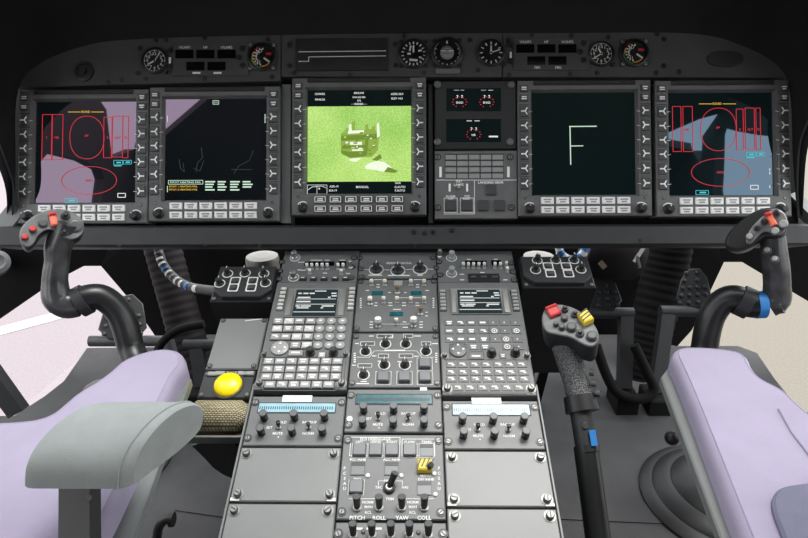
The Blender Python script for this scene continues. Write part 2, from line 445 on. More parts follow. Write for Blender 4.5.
u, v = pp(84, 72); obj('blanking_boss', MB('dark').lathe(u, v, [(.02, 0), (.02, .004), (.014, .006), (.014, .002), (.006, .002), (.006, .006)], 20), ip)
u, v = pp(725, 59); obj('oval_cover_plate', MB('dark').prism(smooth_poly([(u-.035, v-.016), (u+.035, v-.016), (u+.035, v+.016), (u-.035, v+.016)], 2), 0, .004, .001), ip)
for px, py in ((205, 244), (260, 246), (415, 245), (433, 232), (414, 232), (452, 230), (425, 233), (120, 245), (640, 241)):
    u, v = pp(px, py, .034); screw(ip, u, v, .003, 'knobm', .034)
# engraved card with the white step line
c = Thing('checklist_card_holder', 'dark flat card plate with white stepped line above the green picture', 'card holder', PAN, 341, 55, .0005)
x0, x1, y0, y1 = c.R(296, 38, 388, 71)
b = MB('dark').slab(x0, x1, y0, y1, 0, .003, .001); b.use('white')
for pts in (((299, 52.5), (386, 51.5)),): b.pl([c.L(*p) for p in pts], .0016, .0031)
b.pl([c.L(*p) for p in ((299, 62), (309, 62), (309, 57.5), (386, 56.5))], .0016, .0031)
obj('plate', b, c)
# ------------------------------------------------------------------ gauges
def gauge(name, label, cat, px, py, rp, style):
    g = Thing(name, label, cat, PAN, px, py, .0005)
    r = g.L(px+rp, py)[0]
    obj('housing', MB('black').lathe(0, 0, [(r*1.12, 0), (r*1.12, .004), (r*1.02, .006), (r*.95, .006), (r*.94, .0002)], 32), g)
    d = MB('gface').lathe(0, 0, [(r*.93, .0003), (r*.93, .0015)], 32)
    z = .0016; W_ = 'gwhite'; d.use(W_)
    def tick(a, r0, r1, w): 
        a = math.radians(a); d.line(r*r0*math.sin(a), r*r0*math.cos(a), r*r1*math.sin(a), r*r1*math.cos(a), r*w*1.5, z, .0003)
    hands = MB(W_)
    def hand(a, r1, w, r0=-.12):
        a = math.radians(a); hands.line(r*r0*math.sin(a), r*r0*math.cos(a), r*r1*math.sin(a), r*r1*math.cos(a), r*w, .0024, .0006)
    if style == 'clock':
        for i in range(60): tick(i*6, .84, .9, .025)
        for i in range(12): tick(i*30, .76, .9, .05)
        for i, s in enumerate(['12', '1', '2', '3', '4', '5', '6', '7', '8', '9', '10', '11']):
            a = math.radians(i*30); d.text(s, r*.6*math.sin(a), r*.6*math.cos(a), r*.25, z+.0003)
        if px < 300: hand(35, .8, .06); hand(238, .5, .12)
        else: hand(330, .5, .12); hand(237, .8, .09)
    elif style == 'clock2':
        for i in range(12): tick(i*30, .66, .9, .06)
        hand(0, .55, .13); hand(72, .8, .08)
    elif style == 'engine':
        for m_, a0, a1 in (('ggreen', 185, 262), ('gyel', 215, 300) if px < 400 else ('gyel', 262, 300), ('gyel', 130, 185)):
            d.use(m_).ring(0, 0, r*(.8 if m_ == 'ggreen' else .7), r*(.88 if m_ == 'ggreen' else .78), z, .0003, 14, 450-a1, 450-a0)
        d.use('gred').line(r*.32, r*.22, r*.72, r*.22, r*.2, z).line(-r*.5, r*.5, -r*.3, r*.75, r*.1, z); d.use(W_)
        for i in range(9): tick(190+i*22, .55, .68, .06)
        for i, s in enumerate(['1', '2', '3', '4', '5', '6', '7']):
            a = math.radians(200+i*26); d.text(s, r*.45*math.sin(a), r*.45*math.cos(a), r*.25, z+.0003)
        hand(125, .75, .12, .2)
    elif style == 'speed':
        for i in range(18): tick(i*20, .72, .9, .06)
        d.line(-r*.28, r*.2, -r*.2, r*.6, r*.12, z).line(-r*.45, 0, -r*.2, 0, r*.14, z).line(-r*.3, -r*.45, r*.3, -r*.5, r*.16, z).line(r*.35, r*.2, r*.6, r*.25, r*.12, z).line(r*.4, -r*.25, r*.6, -r*.3, r*.1, z)
        hand(0, .6, .12, -.05)
    elif style == 'horizon':
        d.use('ahball').lathe(0, 0, [(r*.5, .001), (r*.5, .0022), (r*.4, .006), (r*.1, .008)], 24)
        d.use('gface').line(-r*.5, r*.12, r*.5, r*.12, r*.03, .0081).line(-r*.2, -r*.15, r*.2, -r*.15, r*.03, .0083).line(-r*.2, r*.3, r*.2, r*.3, r*.03, .0083); d.use(W_)
        d.line(-r*.45, r*.05, -r*.12, r*.05, r*.06, .0084).line(r*.12, r*.05, r*.45, r*.05, r*.06, .0084).line(0, r*.65, 0, r*.85, r*.1, z)
        for i in range(-5, 6): tick(180+i*22, .8, .9, .05)
        d.use('ahball').ring(0, 0, r*.88, r*.95, z, .0006, 20, 130, 220).ring(0, 0, r*.88, r*.95, z, .0006, 20, -40, 50)
    obj('dial', d, g)
    if hands.v: hands.use('black').lathe(0, 0, [(r*.08, .0024), (r*.08, .0034)], 10); obj('hand', hands, g)
    obj('glass_cover', MB('gpane').lathe(0, 0, [(r*.93, .0088 if style == 'horizon' else .0048), (r*.9, .0092 if style == 'horizon' else .0052)], 28), g)
    if style == 'engine':
        for sx in (-1, 1):
            for sy in (-1, 1): screw(g, sx*r*.88, sy*r*.88, .0035, 'steel', .0012)
    elif style in ('clock', 'clock2'):
        obj('set_knob', MB('knobm').lathe(r*.95, -r*.95, [(.004, 0), (.004, .006)], 12), g)
    else:
        for sx in (-1, 1):
            for sy in (-1, 1): screw(g, sx*r*.9, sy*r*.9, .0028, 'knobm', .0012)
    return g
gauge('panel_clock', 'small round black clock beside the first row of dark annunciator windows and screw heads', 'clock', 155, 61, 12, 'clock')
gauge('engine_gauge', 'round gauge with yellow green arc above the display with the violet corner', 'gauge', 262, 57, 13, 'engine')
gauge('airspeed_indicator', 'round white-marked dial left of the standby horizon, above green picture edge', 'gauge', 413.5, 54, 13.5, 'speed')
h_ = gauge('standby_horizon', 'round standby horizon instrument with pale grey ball and black slot below', 'gauge', 447, 53, 14, 'horizon')
x0, x1, y0, y1 = h_.R(435.5, 69, 460, 74); obj('slip_window', MB('window').slab(x0, x1, y0, y1, 0, .002), h_)
gauge('altimeter', 'round black altimeter with two bold white hands right of the standby horizon', 'gauge', 491, 53, 12.5, 'clock2')
gauge('panel_clock', 'small round black clock directly beside the second yellow green gauge', 'clock', 601, 54, 12, 'clock')
gauge('engine_gauge', 'round gauge with yellow green arc above the display showing a large F', 'gauge', 634, 53, 13, 'engine')
# ------------------------------------------------------------------ radio annunciators
def annun(label, ox, oy, labs, lab2):
    t = Thing('radio_annunciator_panel', label, 'annunciator panel', PAN, ox+37, oy+16, .0005)
    x0, x1, y0, y1 = t.R(ox, oy, ox+76, oy+31.2)
    b = MB('fascia').slab(x0, x1, y0, y1, 0, .003, .001); b.use('gwhite')
    for i, s in enumerate(labs):
        x, y = t.L(ox+12+i*21, oy+3); b.text(s, x, y, .0052, .0031)
    for i, s in enumerate(lab2):
        x, y = t.L(ox+24+i*21, oy+28.5)
        if s: b.text(s, x, y, .0052, .0031)
        else: b.line(x-.008, y, x+.008, y, .004, .0031)
    x, y = t.L(ox-2.5, oy+17); b.line(x, y-.008, x, y+.008, .004, .0031)
    obj('faceplate', b, t)
    for i in range(3):
        x0, x1, y0, y1 = t.R(ox+3+i*21, oy+5.5, ox+21+i*21, oy+14); obj('indicator_window', MB('window').slab(x0, x1, y0, y1, .002, .0042, .0004), t)
    for i in range(2):
        x0, x1, y0, y1 = t.R(ox+14+i*21, oy+17.5, ox+32+i*21, oy+26); obj('indicator_window', MB('window').slab(x0, x1, y0, y1, .002, .0042, .0004), t)
    for px, py in ((ox-2, oy+6), (ox-2, oy+22), (ox+70, oy+4), (ox+70, oy+21), (ox+66.5, oy+13)):
        x, y = t.L(px, py); screw(t, x, y, .004, 'knobm', .003)
annun('flat panel of five dark windows beside the clock over the violet-corner display', 173, 45, ('V/UHF1', 'HF', 'V/UHF2'), (None, None))
annun('flat panel of five dark windows marked FM1 and FM2 over the F display', 513, 39.5, ('V/UHF1', 'HF', 'V/UHF2'), ('FM1', 'FM2'))
# ------------------------------------------------------------------ multifunction displays
S = .1016
def display(label, u, v, glass, dark=False, sc=1.):
    t = Thing('multifunction_display', label, 'display', PAN, uv=(u, v), group=None)
    k = S*sc; o = .0285*sc
    b = MB('bezel'); ch = .0025
    # bezel frame: four sides with a chamfered inner edge
    out = [(-k-o, -k-.043*sc), (k+o, -k-.043*sc), (k+o, k+.022*sc), (-k-o, k+.022*sc)]
    inn = [(-k, -k), (k, -k), (k, k), (-k, k)]; inn2 = inset(inn, -.004)
    def rg(p, z): return [(x, y, z) for x, y in p]
    b.rings([rg(out, -.03), rg(out, .008), rg(inset(out, .002), .010), rg(inn2, .010), rg(inn, .0005), rg(inn, -.004)], cap0=True, cap1=False, smooth=False)
    b.use('dark').slab(-k*.98, k*.98, k+.012*sc, k+.020*sc, .009, .014, .002)
    for i in range(40):
        x = -k*.9+k*1.8*i/39; b.line(x, k+.0125*sc, x, k+.0195*sc, .0014, .0141, .0004)
    # grooves between side keys, index strokes
    ys = [.1067, .088, .0618, .0333, .0053, -.0227, -.0512, -.0808]
    b.use('black')
    for sx in (-1, 1):
        for y in ys[2:]: b.line(sx*(k+.006), (y+.0142)*sc, sx*(k+o-.0015), (y+.0142)*sc, .0012, .0101, .0002)
    b.use('gwhite')
    for sx in (-1, 1):
        for y in ys[2:]: b.line(sx*(k+.0005), y*sc, sx*(k+.0075), y*sc-.001, .0009, .0101, .0002)
        b.ring(sx*.108*sc, -.1305*sc, .0115, .0133, .0101, .0003, 10, 55 if sx < 0 else 35, 145 if sx < 0 else 125)
    obj('bezel', b, t)
    scr = MB(glass).slab(-k, k, -k, k, -.003, 0)
    for sx in (-1, 1):
        for i, y in enumerate(ys):
            h = .013 if i < 2 else .0225
            key(t, sx*(k+.0165), y*sc, .0165, h, 'dkey', ('two' if i < 2 else 'y'), .0135, 'bezel_key', 'gwhite') if sx > 0 else \
                obj('bezel_key', cached(('bezel_key', i < 2, 'l'), lambda: _lkey(i < 2)), t, (sx*(k+.0165), y*sc, 0))
        def kb():
            m = MB('knobm').lathe(0, 0, [(.0095, .009), (.0095, .014), (.0075, .016), (.0068, .026), (.005, .0275)], 18)
            m.use('gwhite').line(-.001, .004, -.003, .0065, .001, .0276); return m
        obj('rotary_knob', cached(('rotary_knob', 'mfd'), kb), t, (sx*.108*sc, -.1305*sc, 0))
        screw(t, sx*.117*sc, -.1085*sc, .0022, 'steel', .009)
    for r_, y in enumerate((-.1145, -.1325)):
        for i in range(6):
            x = (i-2.5)*.0297*sc
            key(t, x, y*sc, .0248, .0135, 'dkey' if dark else 'wkey', 'frame' if dark else 'two', .014, 'bezel_key', 'gwhite' if dark else 'gkey')
    return t, scr, k
def _lkey(two):
    w, h = .0165, .013 if two else .0225
    b = MB('dkey').slab(-w/2, w/2, -h/2, h/2, -.001, .0135, .0012); b.use('gwhite'); z = .0137
    if two: b.line(-w*.3, h*.15, w*.3, h*.15, h*.2, z).line(-w*.3, -h*.15, w*.3, -h*.15, h*.15, z)
    else: b.line(w*.1, 0, -w*.4, 0, h*.11, z).line(w*.1, 0, w*.35, h*.3, h*.11, z).line(w*.1, 0, w*.35, -h*.3, h*.11, z)
    return b
def zt(t, ox, oy, f): return lambda x, y: t.L(ox+x/f, oy+y/f)
Zs = .0003
def flight_page(t, scr, P):
    w = .0011
    scr.use('red')
    def rc(a, b_, c, d):
        (x0, y0), (x1, y1) = P(a, b_), P(c, d); scr.box2(x0, x1, y0, y1, w, Zs)
    rc(78, 102, 113, 275); rc(118, 102, 157, 275); rc(323, 112, 352, 268); rc(357, 108, 395, 265); rc(398, 108, 418, 268)
    scr.pl(smooth_poly([P(*q) for q in ((187, 150), (225, 108), (285, 108), (323, 150), (323, 230), (285, 272), (225, 272), (187, 230))], 2), w, Zs, close=True)
    (cx, cy), (ex, ey) = P(263, 355), P(375, 300); scr.ell(cx, cy, ex-cx, ey-cy, w, Zs)
    for x, y, s in ((94, 190, '1'), (135, 190, 'NR'), (253, 183, 'AP'), (337, 190, '2'), (377, 190, 'ALT'), (408, 190, 'Q'), (263, 355, 'HDG')):
        a = P(x, y); scr.text(s, a[0], a[1], .0046, Zs+.0003)
    scr.use('amber'); a, c, d, e, m = P(180, 92), P(230, 92), P(272, 92), P(322, 92), P(250, 91)
    scr.line(*a, *c, .0011, Zs).line(*d, *e, .0011, Zs).text('ROAD', m[0], m[1], .0045, Zs)
    scr.use('cyan')
    for q in ((362, 278, 397, 295), (400, 278, 432, 292), (168, 425, 217, 440)):
        (x0, y0), (x1, y1) = P(q[0], q[1]), P(q[2], q[3]); scr.box2(x0, x1, y0, y1, .0009, Zs)
        scr.line(x0*.7+x1*.3, (y0+y1)/2, x0*.2+x1*.8, (y0+y1)/2, .003, Zs)
    a, c = P(363, 299), P(392, 299); scr.line(*a, *c, .0018, Zs)
    scr.use('cursor'); (x0, y0), (x1, y1) = P(378, 405), P(408, 420); scr.box2(x0, x1, y0, y1, .0014, Zs)
    for y in (345, 358, 410): a, c = P(452, y-5), P(452, y+5); scr.line(*a, *c, .0016, Zs)
# first (violet window reflection)
t, scr, k = display('display with red flight symbols and a violet sheen, nearest the red-buttoned stick', -.626, .133, 'glassP')
P1 = zt(t, 20, 85, 3.846)
flight_page(t, scr, lambda x, y: P1(x*.965+12, y*1.0+12)); obj('screen', scr, t)
# second
t, scr, k = display('display with violet top corner and green, amber and white message lines', -.364, .137, 'glassP')
P = zt(t, 148, 85, 3.843)
scr.use('dimg')
for q in (((120, 285), (125, 320), (140, 335), (135, 300)), ((205, 240), (210, 280), (190, 300), (185, 335)), ((175, 320), (200, 330), (215, 290)), ((330, 340), (350, 310), (390, 290), (405, 250)), ((320, 325), (400, 325))):
    scr.pl([P(*p) for p in q], .001, Zs)
scr.use('pgreen')
(x0, y0), (x1, y1) = P(250, 60), P(272, 74); scr.box2(x0, x1, y0, y1, .0008, Zs); a = P(261, 67); scr.text('UTC', a[0], a[1], .003, Zs)
(x0, y0), (x1, y1) = P(79, 367), P(211, 381); scr.box2(x0, x1, y0, y1, .0009, Zs)
a = P(145, 374); scr.text('PITOT HEATING FAIL', a[0], a[1], .0034, Zs, wmax=.062)
for i, y in enumerate((372, 382, 392, 403)):
    for j in range(4 - (i == 3)):
        a, c = P(220+j*48, y), P(220+j*48+38-(j*7+i*5) % 13, y); scr.line(*a, *c, .0027, Zs)
for y in (118, 130, 142): a, c = P(450, y-6), P(450, y+4); scr.line(*a, *c, .0014, Zs)
for y in (130, 400): a, c = P(75, y-12), P(75, y+12); scr.line(*a, *c, .0012, Zs)
scr.use('amber')
for i, y in enumerate((390, 402)):
    a = P(136, y); scr.text('PITOT %d HEATING FAIL' % (i+1), a[0], a[1], .0034, Zs, wmax=.057)
obj('screen', scr, t)
# third: thermal picture
t, scr, k = display('central display showing a bright green thermal picture of a vessel', -.077, .151, 'glass', True, 1.02)
P = t.L
x0, x1, y0, y1 = t.R(307.3, 106.3, 412.4, 181.6)
scr.use('thermal').slab(-k*.995, k*.995, y0, y1, -.001, .0004)
z = .0005
def pg(m, pts, dz=0): scr.use(m).prism([P(*p) for p in pts], z+dz, z+dz+.0002)
pg('olive2', ((341, 134), (346, 130), (374, 129), (379, 134), (378, 150), (372, 157), (350, 158), (341, 153)))
pg('olive', ((341, 136), (377, 134), (377, 139), (341, 141)), .0003)
pg('olive', ((342, 146), (366, 145), (366, 148), (342, 149)), .0003)
pg('olive', ((341, 150), (350, 152), (366, 151), (366, 156), (350, 158), (342, 154)), .0003)
pg('olive', ((366, 134), (369, 134), (367, 155), (364, 156)), .0004)
for q in (((352, 122), (355, 121), (355, 131), (352, 132)), ((365, 125), (368, 124), (369, 132), (366, 133)), ((372, 127), (375, 126), (376, 135), (372, 134)), ((346, 128), (348, 128), (348, 134), (346, 134))): pg('olive2', q, .0001)
for q in (((349, 125), (351, 124), (352, 131), (349, 131)), ((377, 124), (379, 123), (380, 136), (377, 138)), ((348, 131), (364, 130), (364, 133), (348, 134)), ((350, 142), (362, 142), (362, 145), (350, 145)), ((352, 149.5), (363, 149.5), (363, 151), (352, 151))): pg('thwhite', q, .0005)
for i in range(34):
    x, y = random.uniform(343, 374), random.uniform(132, 154); w_, h_ = random.uniform(1, 4), random.uniform(.6, 1.8); pg(random.choice(('olive', 'olive2', 'thermal', 'thwhite', 'olive')), ((x, y), (x+w_, y-.2), (x+w_, y+h_), (x, y+h_)), .0006+i*.00001)
pg('thwhite', ((349, 159), (362, 158), (356, 162), (350, 161)), .0002)
pg('thwhite', ((365, 166), (370, 163), (377, 161), (384, 162), (390, 166), (393, 170), (386, 172), (374, 170), (366, 169)), .0002)
pg('olive', ((388, 167), (398, 171), (395, 173), (384, 172)), .0004)
pg('olive', ((372, 160), (380, 154), (382, 158), (377, 161)), .0001)
scr.use('cursor')
for px, py, s, hh in ((320, 94, '15/04/02', .0042), (320, 99.5, '08:46:26', .0042), (359, 93, 'BRG:045', .004), (359, 97.3, '5.94 IAS 000', .0036), (359, 100.7, 'GPS', .0034), (359, 104, 'INDEX', .0042),
                  (397, 94, 'AZER 20.0', .004), (397, 98.5, 'ELEV 14.3', .004), (334, 186.5, 'AZR-19', .004), (333, 190.5, 'ELR-19', .004), (362.5, 187, 'MANUAL', .0045), (398, 183, 'NOR', .0038), (400, 187, 'G.AUTO', .0042), (400, 190.5, 'F.AUTO', .0042)):
    a = P(px, py); scr.text(s, a[0], a[1], hh, .0004)
scr.line(*P(351, 104.2), *P(367, 104.2), .0002, .0003)
scr.pl([P(*q) for q in ((307.5, 185), (327, 185), (327, 194), (307.5, 194))], .0008, .0003, close=True); scr.line(*P(317, 185), *P(317, 194), .0008, .0003).pl([P(*q) for q in ((308, 190), (312, 187), (322, 186), (326, 188))], .001, .0003)
scr.line(*P(318.6, 188.6), *P(320, 188.6), .003, .0003)
obj('screen', scr, t)
# fourth: the letter F
t, scr, k = display('black display with one large pale letter F on it', .366, .145, 'glass')
P = zt(t, 515, 80, 3.843); scr.use('pgreen')
scr.line(*P(208, 179), *P(314, 178), .0018, Zs).line(*P(211, 178), *P(214, 326), .0018, Zs).line(*P(213, 254), *P(262, 253), .0016, Zs)
obj('screen', scr, t)
# fifth (blue window reflection)
t, scr, k = display('display with red flight symbols and a blue sheen, behind the stick with blue band', .635, .143, 'glassB')
P5 = zt(t, 652, 80, 3.843)
flight_page(t, scr, P5); obj('screen', scr, t)
# ------------------------------------------------------------------ engine display and warning panel
t = Thing('standby_engine_display', 'narrow black unit with two small dark engine screens above the lamp matrix', 'display', PAN, 474, 117, 0)
P = zt(t, 430, 80, 3.844)
(x0, y1), (x1, y0) = P(17, 6), P(332, 268)
obj('housing', MB('black').slab(x0, x1, y0, y1, -.032, .004, .002), t)
for a, c in ((33, 153, ), ):
    pass
for i, (ya, yb) in enumerate(((35, 122), (153, 240))):
    (xa, y1_), (xb, y0_) = P(62, ya), P(272, yb)
    s = MB('glass').slab(xa, xb, y0_, y1_, .003, .0052, .0005); zz = .0054
    for cx in ((113, 217) if i == 0 else (167,)):
        s.use('red'); c0 = P(cx, (88 if i == 0 else 212))
        for a in range(-60, 241, 30):
            q = math.radians(a); s.line(c0[0]+.0125*math.cos(q), c0[1]+.009*math.sin(q), c0[0]+.0150*math.cos(q), c0[1]+.011*math.sin(q), .0014, zz)
        s.use('cursor'); s.text('ENG1' if cx == 113 else ('ENG2' if i == 0 else 'NR'), c0[0], c0[1]-.001, .0042, zz)
        for dx in (-.006, .003): s.line(c0[0]+dx, c0[1]+.013, c0[0]+dx+.003, c0[1]+.013, .0012, zz).line(c0[0]+dx+.003, c0[1]+.013, c0[0]+dx+.001, c0[1]+.008, .0012, zz)
    if i == 1:
        s.use('cursor'); a, c = P(225, 220), P(260, 220); s.line(*a, *c, .003, zz)
        for x in (150, 180): a, c = P(x-10, 160), P(x+10, 160); s.line(*a, *c, .0012, zz)
    else:
        s.use('gwhite')
        for x in (100, 122, 205, 232): a, c = P(x-9, 43), P(x+9, 43); s.line(*a, *c, .0012, zz)
    obj('screen', s, t)
for x, y in ((28, 20), (310, 22), (28, 240), (306, 240)):
    a = P(x, y); obj('corner_latch', MB('bezel').lathe(a[0], a[1], [(.007, .002), (.007, .007), (.004, .009)], 14), t)
t = Thing('warning_lamp_panel', 'grey panel with lamp matrix, test switch and LANDING GEAR buttons', 'warning panel', PAN, 474, 185, 0)
P = zt(t, 430, 80, 3.844)
(x0, y1), (x1, y0) = P(18, 274), P(336, 534)
b = MB('bezel').slab(x0, x1, y0, y1, -.032, .004, .0015); b.use('gwhite'); z = .0042
b.line(*P(22, 386), *P(332, 386), .0012, z).line(*P(170, 386), *P(170, 517), .0012, z).line(*P(52, 516), *P(170, 516), .001, z)
for s, x, y, hh, wm in (('TEST', 110, 391, .0045, None), ('LAMPS', 110, 404, .0048, None), ('LANDING GEAR', 233, 395, .005, .05), ('ALARM', 78, 448, .0042, None), ('OFF', 80, 457, .0042, None), ('TOP', 141, 448, .0042, None), ('RESET', 141, 457, .0042, None)):
    a = P(x, y); b.text(s, a[0], a[1], hh, z, wm)
for x in (75, 142): a, c = P(x, 400), P(x, 430); b.line(*a, *c, .004, z)
for x in (40, 300): a, c = P(x, 335), P(x, 375); b.line(*a, *c, .005, z)
for x in (79, 141):
    (xa, ya), (xb, yb) = P(x-25, 455), P(x+25, 510); b.box2(xa, xb, ya, yb, .001, z)
b.use('dark'); (xa, ya), (xb, yb) = P(57, 286), P(282, 384); b.slab(xa, xb, ya, yb, .003, .0046)
obj('faceplate', b, t)
for r_ in range(4):
    for i in range(5):
        a = P(79+i*45, 299+r_*24); key(t, a[0], a[1], .0213, .0098, 'dkey' if False else 'gkey', None, .0062, 'warning_lamp')
a = P(110, 425); toggle(t, a[0], a[1], .012, 'steel', .5)
for x, y in ((79, 484), (141, 484), (233, 424), (204, 484), (266, 484)):
    a = P(x, y); key(t, a[0], a[1], .0205, .0205, 'dkey', None, .009, 'push_button')
for x, y in ((29, 298), (307, 298), (30, 492), (312, 492)):
    a = P(x, y); screw(t, a[0], a[1], .0045, 'screwm', .004)
# hood over the panel: an arch lofted from the board's edge out to its padded lip
def curve_n(pts, n, k=8):
    out = []; P_ = spline([(p[0], p[1], 0) for p in pts], k)
    for i, q in enumerate(P_):
        f_ = min(1, 1.5*math.sin(math.pi*i/(len(P_)-1))); m_ = .004+(n-.004)*f_ if n > .02 else n
        out.append(PAN.w(*PAN.at(q.x, q.y, m_), m_))
    return out
base = [(14, 221), (15.5, 170), (17, 96), (36, 66), (84, 46), (140, 39), (280, 35), (404, 33.5), (560, 33), (690, 33.5), (743, 46), (779, 67), (790, 95), (793, 160), (797, 217)]
mid = [(14, 221), (14, 165), (10, 92), (28, 50), (80, 24), (140, 14), (280, 8), (404, 6), (560, 6), (690, 6), (760, 20), (798, 55), (799, 95), (799, 160), (800, 217)]
lip = [(12, 221), (14, 185), (-6, 120), (-12, 40), (40, -8), (140, -28), (280, -40), (404, -46), (560, -46), (700, -40), (800, -20), (838, 45), (814, 105), (798, 150), (797, 217)]
bm_ = MB('hood')
rows = [curve_n(base, .003), curve_n(mid, .03), curve_n(lip, .11)]
nl = len(rows[2]); lip3 = rows[2]
def off(row, d):
    c = PAN.w(0, -.05, 0); n_ = len(row)-1; return [p+(p-c).normalized()*d*(.3+.7*min(1, 1.6*math.sin(math.pi*i/n_))) for i, p in enumerate(row)]
vis = [p+Vector((0, -.26, .078))*max(0, min(1, 2.4*math.sin(math.pi*i/(nl-1))-1.1)) for i, p in enumerate(off(lip3, .006))]  # unseen visor overhang, added to shade the upper fascia
rows.append(vis); rows.append([p+Vector((0, .012, .018)) for p in off(vis, .012)]); rows.append(off(lip3, .034)); rows.append([p-PAN.N*max(0, min(.06, (p-PAN.O).dot(PAN.N)-.006)) for p in off(lip3, .036)]); rows.append([p for p in off(rows[0], .03)])
rows.append(rows[0])
bm_.rings(rows, False, False, closed=False)
for e_ in (0, -1): bm_.add([r_[e_] for r_ in rows[:-1]], [tuple(range(len(rows)-1))])
hood = obj('panel_hood', bm_); tag(hood, 'black arched hood shading the top of the instrument panel', 'hood')
# ================================================================== CENTRE CONSOLE
CU = {'l': (-.2222, -.0755), 'c': (-.0738, .0738), 'r': (.0755, .2222)}
def cv(px, py): return CON.at(px, py)[1]
vt, vb = cv(402, 248), cv(392, 600)
base_c = Thing('center_console', 'sloping black console body between the seats that holds all control panels', 'console', CON, uv=(0, 0))
obj('body', MB('matte').slab(-.2225, .2225, vb, vt-.012, -.17, -.014), base_c)
for s_ in (-1, 1):
    obj('edge_rail', MB('rail').slab(s_*.2232, s_*.2262, vb, cv(402, 385), -.05, .002, .0005), base_c)
class Unit(Thing):
    def __init__(s, name, label, cat, col, ya, yb, m='face', n=0., th=.012, group=None, ch=.0015, gap=.0012):
        cx = {'l': 300, 'c': 396, 'r': 492}[col]
        v1, v0 = cv(cx, ya), cv(cx, yb); u0, u1 = CU[col]
        super().__init__(name, label, cat, CON, n=n, uv=((u0+u1)/2, (v0+v1)/2), group=group)
        s.w2, s.h2 = (u1-u0)/2, (v1-v0)/2-gap
        s.b = MB(m).slab(-s.w2, s.w2, -s.h2, s.h2, -th-n if n else -th, 0, ch)
    def done(s, corners=True, inx=.007, iny=.007, post=False, r=.0036):
        obj('faceplate', s.b, s)
        if corners:
            for a in (-1, 1):
                for c in (-1, 1):
                    (post_screw if post else screw)(s, a*(s.w2-inx), c*(s.h2-iny), r)
    def z(s, ox, oy, f, n=0.): return lambda x, y: s.L(ox+x/f, oy+y/f, n)
    def text(s, t, px, py, h, wm=None, rot=0., z=.0003):
        a = s.L(px, py); s.b.use('white').text(t, a[0], a[1], h, z, wm, rot)
    def dash(s, px0, py0, px1, py1, w=.0022, m='white', z=.0002):
        a, c = s.L(px0, py0), s.L(px1, py1); s.b.use(m).line(*a, *c, w, z)
    def rect(s, px0, py0, px1, py1, w=.0008, m='white'):
        x0, x1, y0, y1 = s.R(px0, py0, px1, py1); s.b.use(m).box2(x0, x1, y0, y1, w, .0002)
def fixed(t, px, py, **k):
    a = t.L(px, py); return a
# ---- radio units at the head of the console
def radio(col, label, bright):
    t = Unit('radio_control_unit', label, 'radio unit', col, 250.5, 283)
    dx = 0 if col == 'l' else 0
    P = t.z(270, 245, 7.18) if col == 'l' else t.z(435, 250, 6.33)
    if col == 'l':
        win = ((250, 122, 460, 150), (490, 120, 545, 150)); tg = (268, 303, 340, 377, 413, 490, 527); tgy = 172; kb = (238, 313, 388, 467, 543); ky = 247
        kn = ((180, 92), (170, 235)); wl = (295, 425, 110)
    else:
        win = ((190, 70, 330, 98), (355, 68, 420, 98)); tg = (178, 210, 242, 276, 311, 378, 412); tgy = 115; kb = (240, 308, 378); ky = 178
        kn = ((105, 50), (105, 150)); wl = (150, 165, 85)
    for w_ in win:
        (xa, y1), (xb, y0) = P(w_[0], w_[1]), P(w_[2], w_[3]); obj('display_window', MB('window').slab(xa, xb, y0, y1, 0, .0015, .0003), t)
    if col == 'l':
        for x0, x1 in ((293, 375), (393, 428), (497, 540)): a, c = P(x0, 110), P(x1, 110); t.b.use('white').line(*a, *c, .0018, .0002)
    for x in tg:
        a = P(x, tgy); toggle(t, a[0], a[1], .013, 'white', .2, .002)
    for i, (x, y) in enumerate(((287, 205), (513, 210)) if col == 'l' else ((450, 105), (455, 140))):
        a = P(x, y); toggle(t, a[0], a[1], .012, 'white', .1, .002)
    if col == 'r':
        (xa, y1), (xb, y0) = P(208, 152), P(412, 205); t.b.use('black').slab(xa, xb, y0, y1, -.001, .0016, .0004)
    for x in kb:
        a = P(x, ky); key(t, a[0], a[1], .011, .0065, 'dkey', 'dash' if col == 'l' else None, .005)
    for i, (x, y) in enumerate(kn):
        a = P(x, y); m = 'steel' if bright else 'gkey'
        def kb_(): return MB(m).lathe(0, 0, [(.0075, 0), (.0075, .004), (.0055, .006), (.0055, .016), (.0042, .017)], 18)
        obj('rotary_knob', cached(('rotary_knob', 'radio', m), kb_), t, (a[0], a[1], 0))
        t.b.use('white').ring(a[0], a[1], .009, .0105, .0002)
    for x, y in (((215, 125), (235, 125), (212, 180), (240, 182), (395, 203), (560, 205), (575, 125)) if col == 'l' else ((170, 155), (172, 190), (300, 143), (445, 190), (385, 60), (215, 60))):
        a = P(x, y); t.b.use('white').line(a[0]-.004, a[1], a[0]+.004, a[1], .002, .0002)
    a = P(*((578, 160) if col == 'l' else (30, 40)));  toggle(t, a[0], a[1], .017, 'steel', .1, .0028)
    for px, py in (((282, 262), (280, 271), (279, 279), (354, 258), (352, 267), (351, 278)) if col == 'l' else ((439, 262), (440, 275), (511, 263), (513, 272), (514, 280))):
        a = t.L(px, py); screw(t, a[0], a[1], .0042, 'screwm')
    t.done(False)
radio('l', 'radio unit with white toggles above the keypad unit of bright raised keys', True)
radio('r', 'radio unit with white toggles above the keypad unit of flat dark keys', False)
